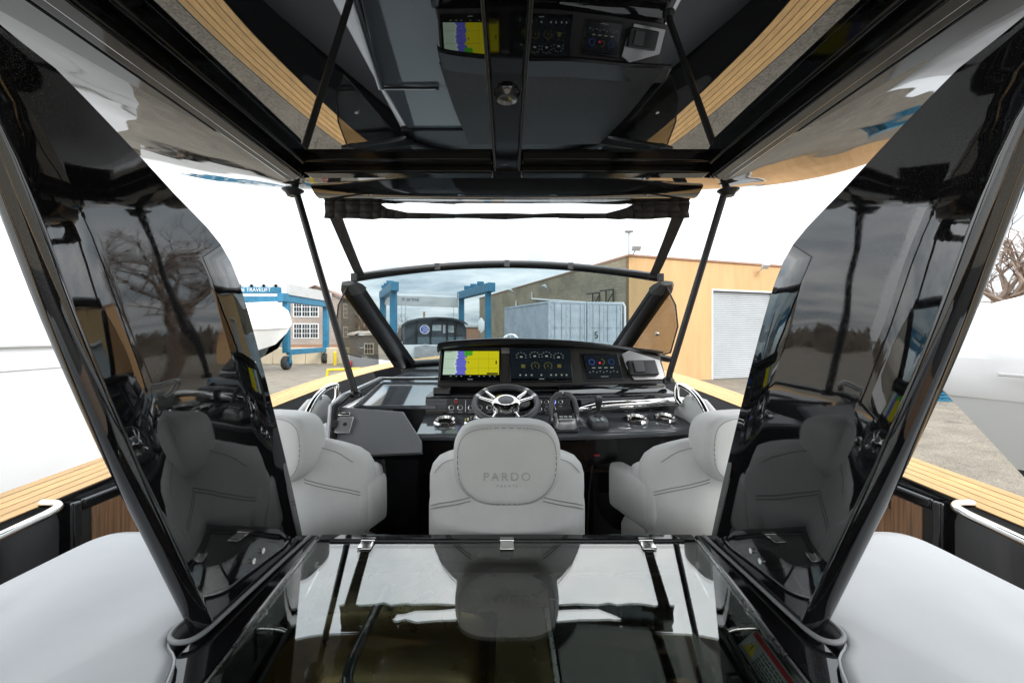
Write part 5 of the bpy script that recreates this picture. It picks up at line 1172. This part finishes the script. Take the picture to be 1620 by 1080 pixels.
# ---- boat with charcoal canvas enclosure inside the middle lift
t = boat('covered_cruiser', 'cruiser under a charcoal canvas enclosure with a round blue emblem', (-5.6, 24.0, GROUND), R(88), 9.5, 3.5, .3, .9, 2.6, 0)
Mx = Matrix.Rotation(R(-88), 4, 'Z') @ Matrix.Translation((5.6, -24.0, -GROUND))
def ev(px, py, d): return Mx @ at(px, py, d)
m = MB(); ring0 = [(642, 560), (640, 520), (643, 512), (652, 507), (668, 504), (690, 503), (712, 504), (727, 507), (735, 513), (738, 522), (738, 560)]
m.loft([[ev(a, b, 24.6) for a, b in ring0], [ev(a-1, b, 25.2) for a, b in ring0], [ev(a-4, b+2, 28.5) for a, b in ring0]]); obj('enclosure', m, CANV, t, local=True, smooth=40)
m = MB(); m.loft([[ev(a, b, d) for a, b in ((636, 513), (645, 507.5), (662, 503), (690, 501), (716, 502.5), (733, 507), (741, 513), (739, 514), (728, 509), (714, 505), (690, 503.5), (664, 505.5), (648, 510), (638, 515))] for d in (24.3, 28.8)]); obj('bimini_top', m, CANV, t, local=True, smooth=40)
for a, b, c, d in ((684, 514, 698, 523), (701, 514, 705, 527), (709, 515, 718, 526), (722, 514, 734, 530)):
    m = MB(); m.hexa([ev(a, d, 24.57), ev(c, d, 24.57), ev(c, d, 24.6), ev(a, d, 24.6)], [ev(a, b, 24.57), ev(c, b, 24.57), ev(c, b, 24.6), ev(a, b, 24.6)]); obj('clear_window', m, pbr('clear_window_vinyl', (.35, .38, .40), .15, var=.5, vscale=2) if a != 722 else CANV, t, local=True, smooth=0)
for r0, r1, mt, dz in ((7.8, 6.4, WTRIM, 0), (6.4, 0, LOGO, .01)):
    m = MB(); k_ = 28; a_ = [ev(672+r0*math.cos(2*math.pi*i/k_), 521+r0*.92*math.sin(2*math.pi*i/k_), 24.56-dz) for i in range(k_)]
    m.add(a_, [tuple(range(k_))]); obj('emblem', m, mt, t, local=True, smooth=0)
m = MB(); 
for yy in (518, 521, 524): m.add([ev(668, yy+.6, 24.54), ev(677, yy+.2, 24.54), ev(677.5, yy-.8, 24.54), ev(668.5, yy-.3, 24.54)], [(0, 1, 2, 3)])
obj('emblem_stripe', m, WTRIM, t, local=True, smooth=0)
m = MB(); m.hexa([ev(660, 547, 24.55), ev(735, 547, 24.55), ev(735, 547, 24.6), ev(660, 547, 24.6)], [ev(660, 533, 24.55), ev(735, 533, 24.55), ev(735, 533, 24.6), ev(660, 533, 24.6)]); obj('skirt_panel', m, pbr('grey_canvas', (.09, .12, .14), .7, var=.2), t, local=True, smooth=0)
for a in (659, 681, 707, 720):
    m = MB(); m.tube([ev(a, 548, 24.53), ev(a, 506, 24.53)], .05, 6); obj('enclosure_pole', m, SATIN, t, local=True)
m = MB(); m.tube([ev(671, 502, 25), ev(671, 493, 25)], .06, 8); obj('antenna', m, BRICK, t, local=True)
m = MB()
m.loft([[ev(a, b, 23.6) for a, b in ((655, 565), (656, 549), (672, 546), (690, 548), (700, 546), (702, 565))], [ev(a, b, 24.4) for a, b in ((655, 565), (656, 547), (672, 544), (690, 546), (700, 544), (702, 565))]]); obj('stern_cover', m, pbr('grey_tarpaulin', (.34, .34, .35), .7, var=.2, vscale=4, wave=.05, wscale=3), t, local=True, smooth=60)
# small pickup-like trailer parts beside it
# ---- yellow barrier and bollards
yb = thing('yellow_barrier', 'bright yellow steel barrier at the yard edge left of the strut', 'barrier', (-12.9, 31, GROUND))
for a, b in (((-13.0, 31, GROUND), (-12.9, 31, GROUND+.62)), ((-11.6, 31, GROUND), (-11.6, 31, GROUND+.62))):
    q = MB(); q.tube([a, b], .10, 10); obj('post', q, YEL, yb)
q = MB(); q.tube([(-12.95, 31, GROUND+.6), (-10.6, 31, GROUND+.68)], .10, 10); obj('rail', q, YEL, yb)
q = MB(); q.tube([(-17.6, 44, GROUND), (-17.6, 44, GROUND+1.3)], .16, 12); q.lathe([(.16, 0), (.1, .08), (0, .1)], Matrix.Translation((-17.6, 44, GROUND+1.3)), 12); tag(obj('bollard', q, YEL, None), 'yellow steel bollard in front of the cream barriers', 'bollard')
q = MB(); q.box((-15.6, 41.0, GROUND), (-14.9, 41.5, GROUND+.45)); q.hexa([(-15.65, 40.95, GROUND+.45), (-14.85, 40.95, GROUND+.45), (-14.85, 41.55, GROUND+.45), (-15.65, 41.55, GROUND+.45)], [(-15.5, 41.1, GROUND+.6), (-15, 41.1, GROUND+.6), (-15, 41.4, GROUND+.6), (-15.5, 41.4, GROUND+.6)]); tag(obj('red_bin', q, RED, None, bevel=.05), 'small red bin in front of the grey shed', 'bin')
# blue pallet stack on the right
bt = thing('pallet_stack', 'blue pallets on the asphalt behind the wrapped boat on the right', 'pallets', (20.4, 21, GROUND))
for k in range(4):
    q = MB()
    for j in range(5): q.box((19.6+j*.36, 20.4, GROUND+k*.16+.09), (19.9+j*.36, 21.6, GROUND+k*.16+.13))
    for yy in (20.4, 20.95, 21.5): q.box((19.6, yy, GROUND+k*.16), (21.35, yy+.1, GROUND+k*.16+.09))
    obj('pallet', q, BLUE, bt, smooth=0)

# ---- bare trees
def tree(label, loc, h, seed, spread=1.0, levels=5, group='bare winter trees'):
    rnd = random.Random(seed); t = thing('bare_tree', label, 'tree', loc, 0, group)
    tr, tw = MB(), MB(); L0 = h*.26
    def grow(p, d, ln, r, lv):
        q = p+d*ln; md = (p+q)/2+Vector((rnd.uniform(-1, 1), rnd.uniform(-1, 1), 0))*ln*.06
        (tr if lv >= levels-1 else tw).tube([p, md, q], [r, r*.86, r*.7], 7 if lv > 2 else 4, cap=False)
        if lv == 0: return
        for k in range(rnd.choice((2, 3, 3)) if lv < levels else 5):
            ax = Vector((rnd.uniform(-1, 1), rnd.uniform(-1, 1), rnd.uniform(-.2, .9))).normalized()
            nd = (d*.75+ax*.75*spread).normalized(); nd.z = abs(nd.z)*.9+.05; grow(p.lerp(q, rnd.uniform(.65, 1)), nd.normalized(), ln*rnd.uniform(.62, .86), r*rnd.uniform(.48, .66), lv-1)
    grow(Vector(loc), Vector((0, 0, 1)), L0, h*.028, levels)
    obj('trunk', tr, BARK, t, smooth=60); obj('crown', tw, BARK, t, smooth=60)
tree('large bare tree rising behind the wrapped boat on the right', (31.5, 27.3, GROUND), 14.5, 5, 1.15, 6)
tree('bare tree behind the grey shed', (-19.0, 60, GROUND), 9.5, 11, 1.0, 5)
tree('small bare tree just right of the grey shed', (-14.5, 58, GROUND), 8.0, 12, 1.0, 5)
tree('low bare tree between the legs of the middle lift', (-21.5, 63, GROUND), 7.5, 13, 1.0, 5)
# low far buildings and tree line on the horizon
fb = thing('low_warehouse', 'long low brown warehouse far behind the middle lift', 'building', (2, 75, GROUND))
q = MB(); q.box((-12, 72, GROUND), (2, 84, GROUND+4.3)); obj('wall', q, BRICK, fb, smooth=0)
q = MB(); q.box((-12.2, 71.8, GROUND+4.3), (2.2, 84.2, GROUND+4.7)); obj('roof', q, LIFTW, fb, smooth=0)
HEDGE = pbr('winter_woods', (.16, .13, .10), .95, var=.4, vscale=.6)
rnd = random.Random(2); q = MB()
for k in range(900):
    a = rnd.uniform(-1.25, 1.25); rr_ = rnd.uniform(95, 130); x = math.sin(a)*rr_; y = math.cos(a)*rr_; h = rnd.uniform(2.2, 5); w_ = rnd.uniform(.4, 1.2)
    b_ = rnd.uniform(0, math.pi); c, s_ = math.cos(b_)*w_, math.sin(b_)*w_
    q.add([(x-c, y-s_, GROUND), (x+c, y+s_, GROUND), (x+c*1.3, y+s_*1.3, GROUND+h*.6), (x+rnd.uniform(-.5, .5), y, GROUND+h), (x-c*1.3, y-s_*1.3, GROUND+h*.55)], [(0, 1, 2, 3, 4)])
o = obj('far_woods', q, HEDGE, None, smooth=0, kind='stuff'); o['label'] = 'brown leafless woods along the far horizon'; o['category'] = 'woods'

# ---- slate blue house and parked cars off to the right (mirrored in the left pillar)
SLATE = pbr('slate_blue_clapboard', (.10, .14, .18), .7, var=.12, vscale=2, stretch=(.5, .5, 12))
bh = thing('slate_house', 'slate blue gabled house beyond the right side of the yard', 'house', (33.5, 15.2, GROUND))
B0 = Vector((30.2, 19.6, GROUND)); bx_ = Vector((.60, -.80, 0)).normalized(); by_ = Vector((.80, .60, 0)).normalized()
def bp_(a, b, z): return B0+bx_*a+by_*b+up*z
q = MB(); q.prism([bp_(0, 0, 0), bp_(11, 0, 0), bp_(11, 0, 6.2), bp_(5.5, 0, 9.6), bp_(0, 0, 6.2)], by_*9); obj('wall', q, SLATE, bh, smooth=0)
for a, b in ((-.5, 5.5), (5.5, 11.5)):
    za, zb = (5.95, 9.75) if a < 0 else (9.75, 5.95)
    q = MB(); q.hexa([bp_(a, -.4, za), bp_(b, -.4, zb), bp_(b, 9.4, zb), bp_(a, 9.4, za)], [bp_(a, -.4, za+.2), bp_(b, -.4, zb+.2), bp_(b, 9.4, zb+.2), bp_(a, 9.4, za+.2)]); obj('roof', q, ANTIF, bh, smooth=0)
for a, z, w_ in ((1.5, 4.2, 2.0), (6.5, 4.2, 1.4), (1.5, 1.2, 1.2), (7.2, 1.2, 1.6)):
    window(bh, bp_(a, 0, z), bx_, w_, 1.3, 2, 2)
q = MB(); q.hexa([bp_(-.5, -2.2, 3.2), bp_(11.5, -2.2, 3.2), bp_(11.5, 0, 3.7), bp_(-.5, 0, 3.7)], [bp_(-.5, -2.2, 3.35), bp_(11.5, -2.2, 3.35), bp_(11.5, 0, 3.85), bp_(-.5, 0, 3.85)]); obj('porch_roof', q, WTRIM, bh, smooth=0)
def car(label, loc, rz, paint):
    t = thing('parked_car', label, 'car', loc, rz, 'cars parked by the slate house')
    def sec(pts, w_): return [[Vector((x, -w_, z)) for x, z in pts], [Vector((x, -w_*.99, z)) for x, z in pts], [Vector((x, w_*.99, z)) for x, z in pts], [Vector((x, w_, z)) for x, z in pts]]
    body = [(-2.2, .45), (-2.25, .8), (-2.1, 1.0), (-.9, 1.05), (.9, 1.0), (2.0, .9), (2.25, .7), (2.2, .4)]
    m = MB(); m.loft(sec(body, .9)); obj('body', m, paint, t, local=True, bevel=.08, seg=3)
    m = MB(); m.loft([[Vector((x, y*k, z)) for x, y in ((xa, -.84), (xb, -.84), (xb, .84), (xa, .84))] for z, xa, xb, k in ((1.02, -2.0, 1.15, 1), (1.62, -1.6, .35, .82))]); obj('cabin_glass', m, PANE, t, local=True, bevel=.05)
    m = MB(); m.box((-1.65, -.69, 1.60), (.38, .69, 1.68)); obj('roof', m, paint, t, local=True, bevel=.05)
    for x in (-1.4, 1.4):
        for y in (-.85, .85):
            m = MB(); m.lathe([(0, -.1), (.34, -.1), (.36, 0), (.34, .1), (0, .1)], Matrix.Translation((x, y, .36)) @ Matrix.Rotation(R(90), 4, 'X'), 20); obj('wheel', m, TYRE, t, local=True)
    for y in (-.65, .65):
        m = MB(); m.box((2.17, y-.18, .68), (2.27, y+.18, .80)); obj('headlight', m, CHROME, t, local=True, bevel=.03)
car('dark grey car parked before the slate house', (23.0, 15.5, GROUND), R(-140), pbr('car_dark_paint', (.02, .022, .025), .2, coat=1.0))
car('silver car parked nearest the slate house', (26.5, 17.5, GROUND), R(-140), pbr('car_silver_paint', (.35, .36, .37), .25, metal=.5, coat=1.0))
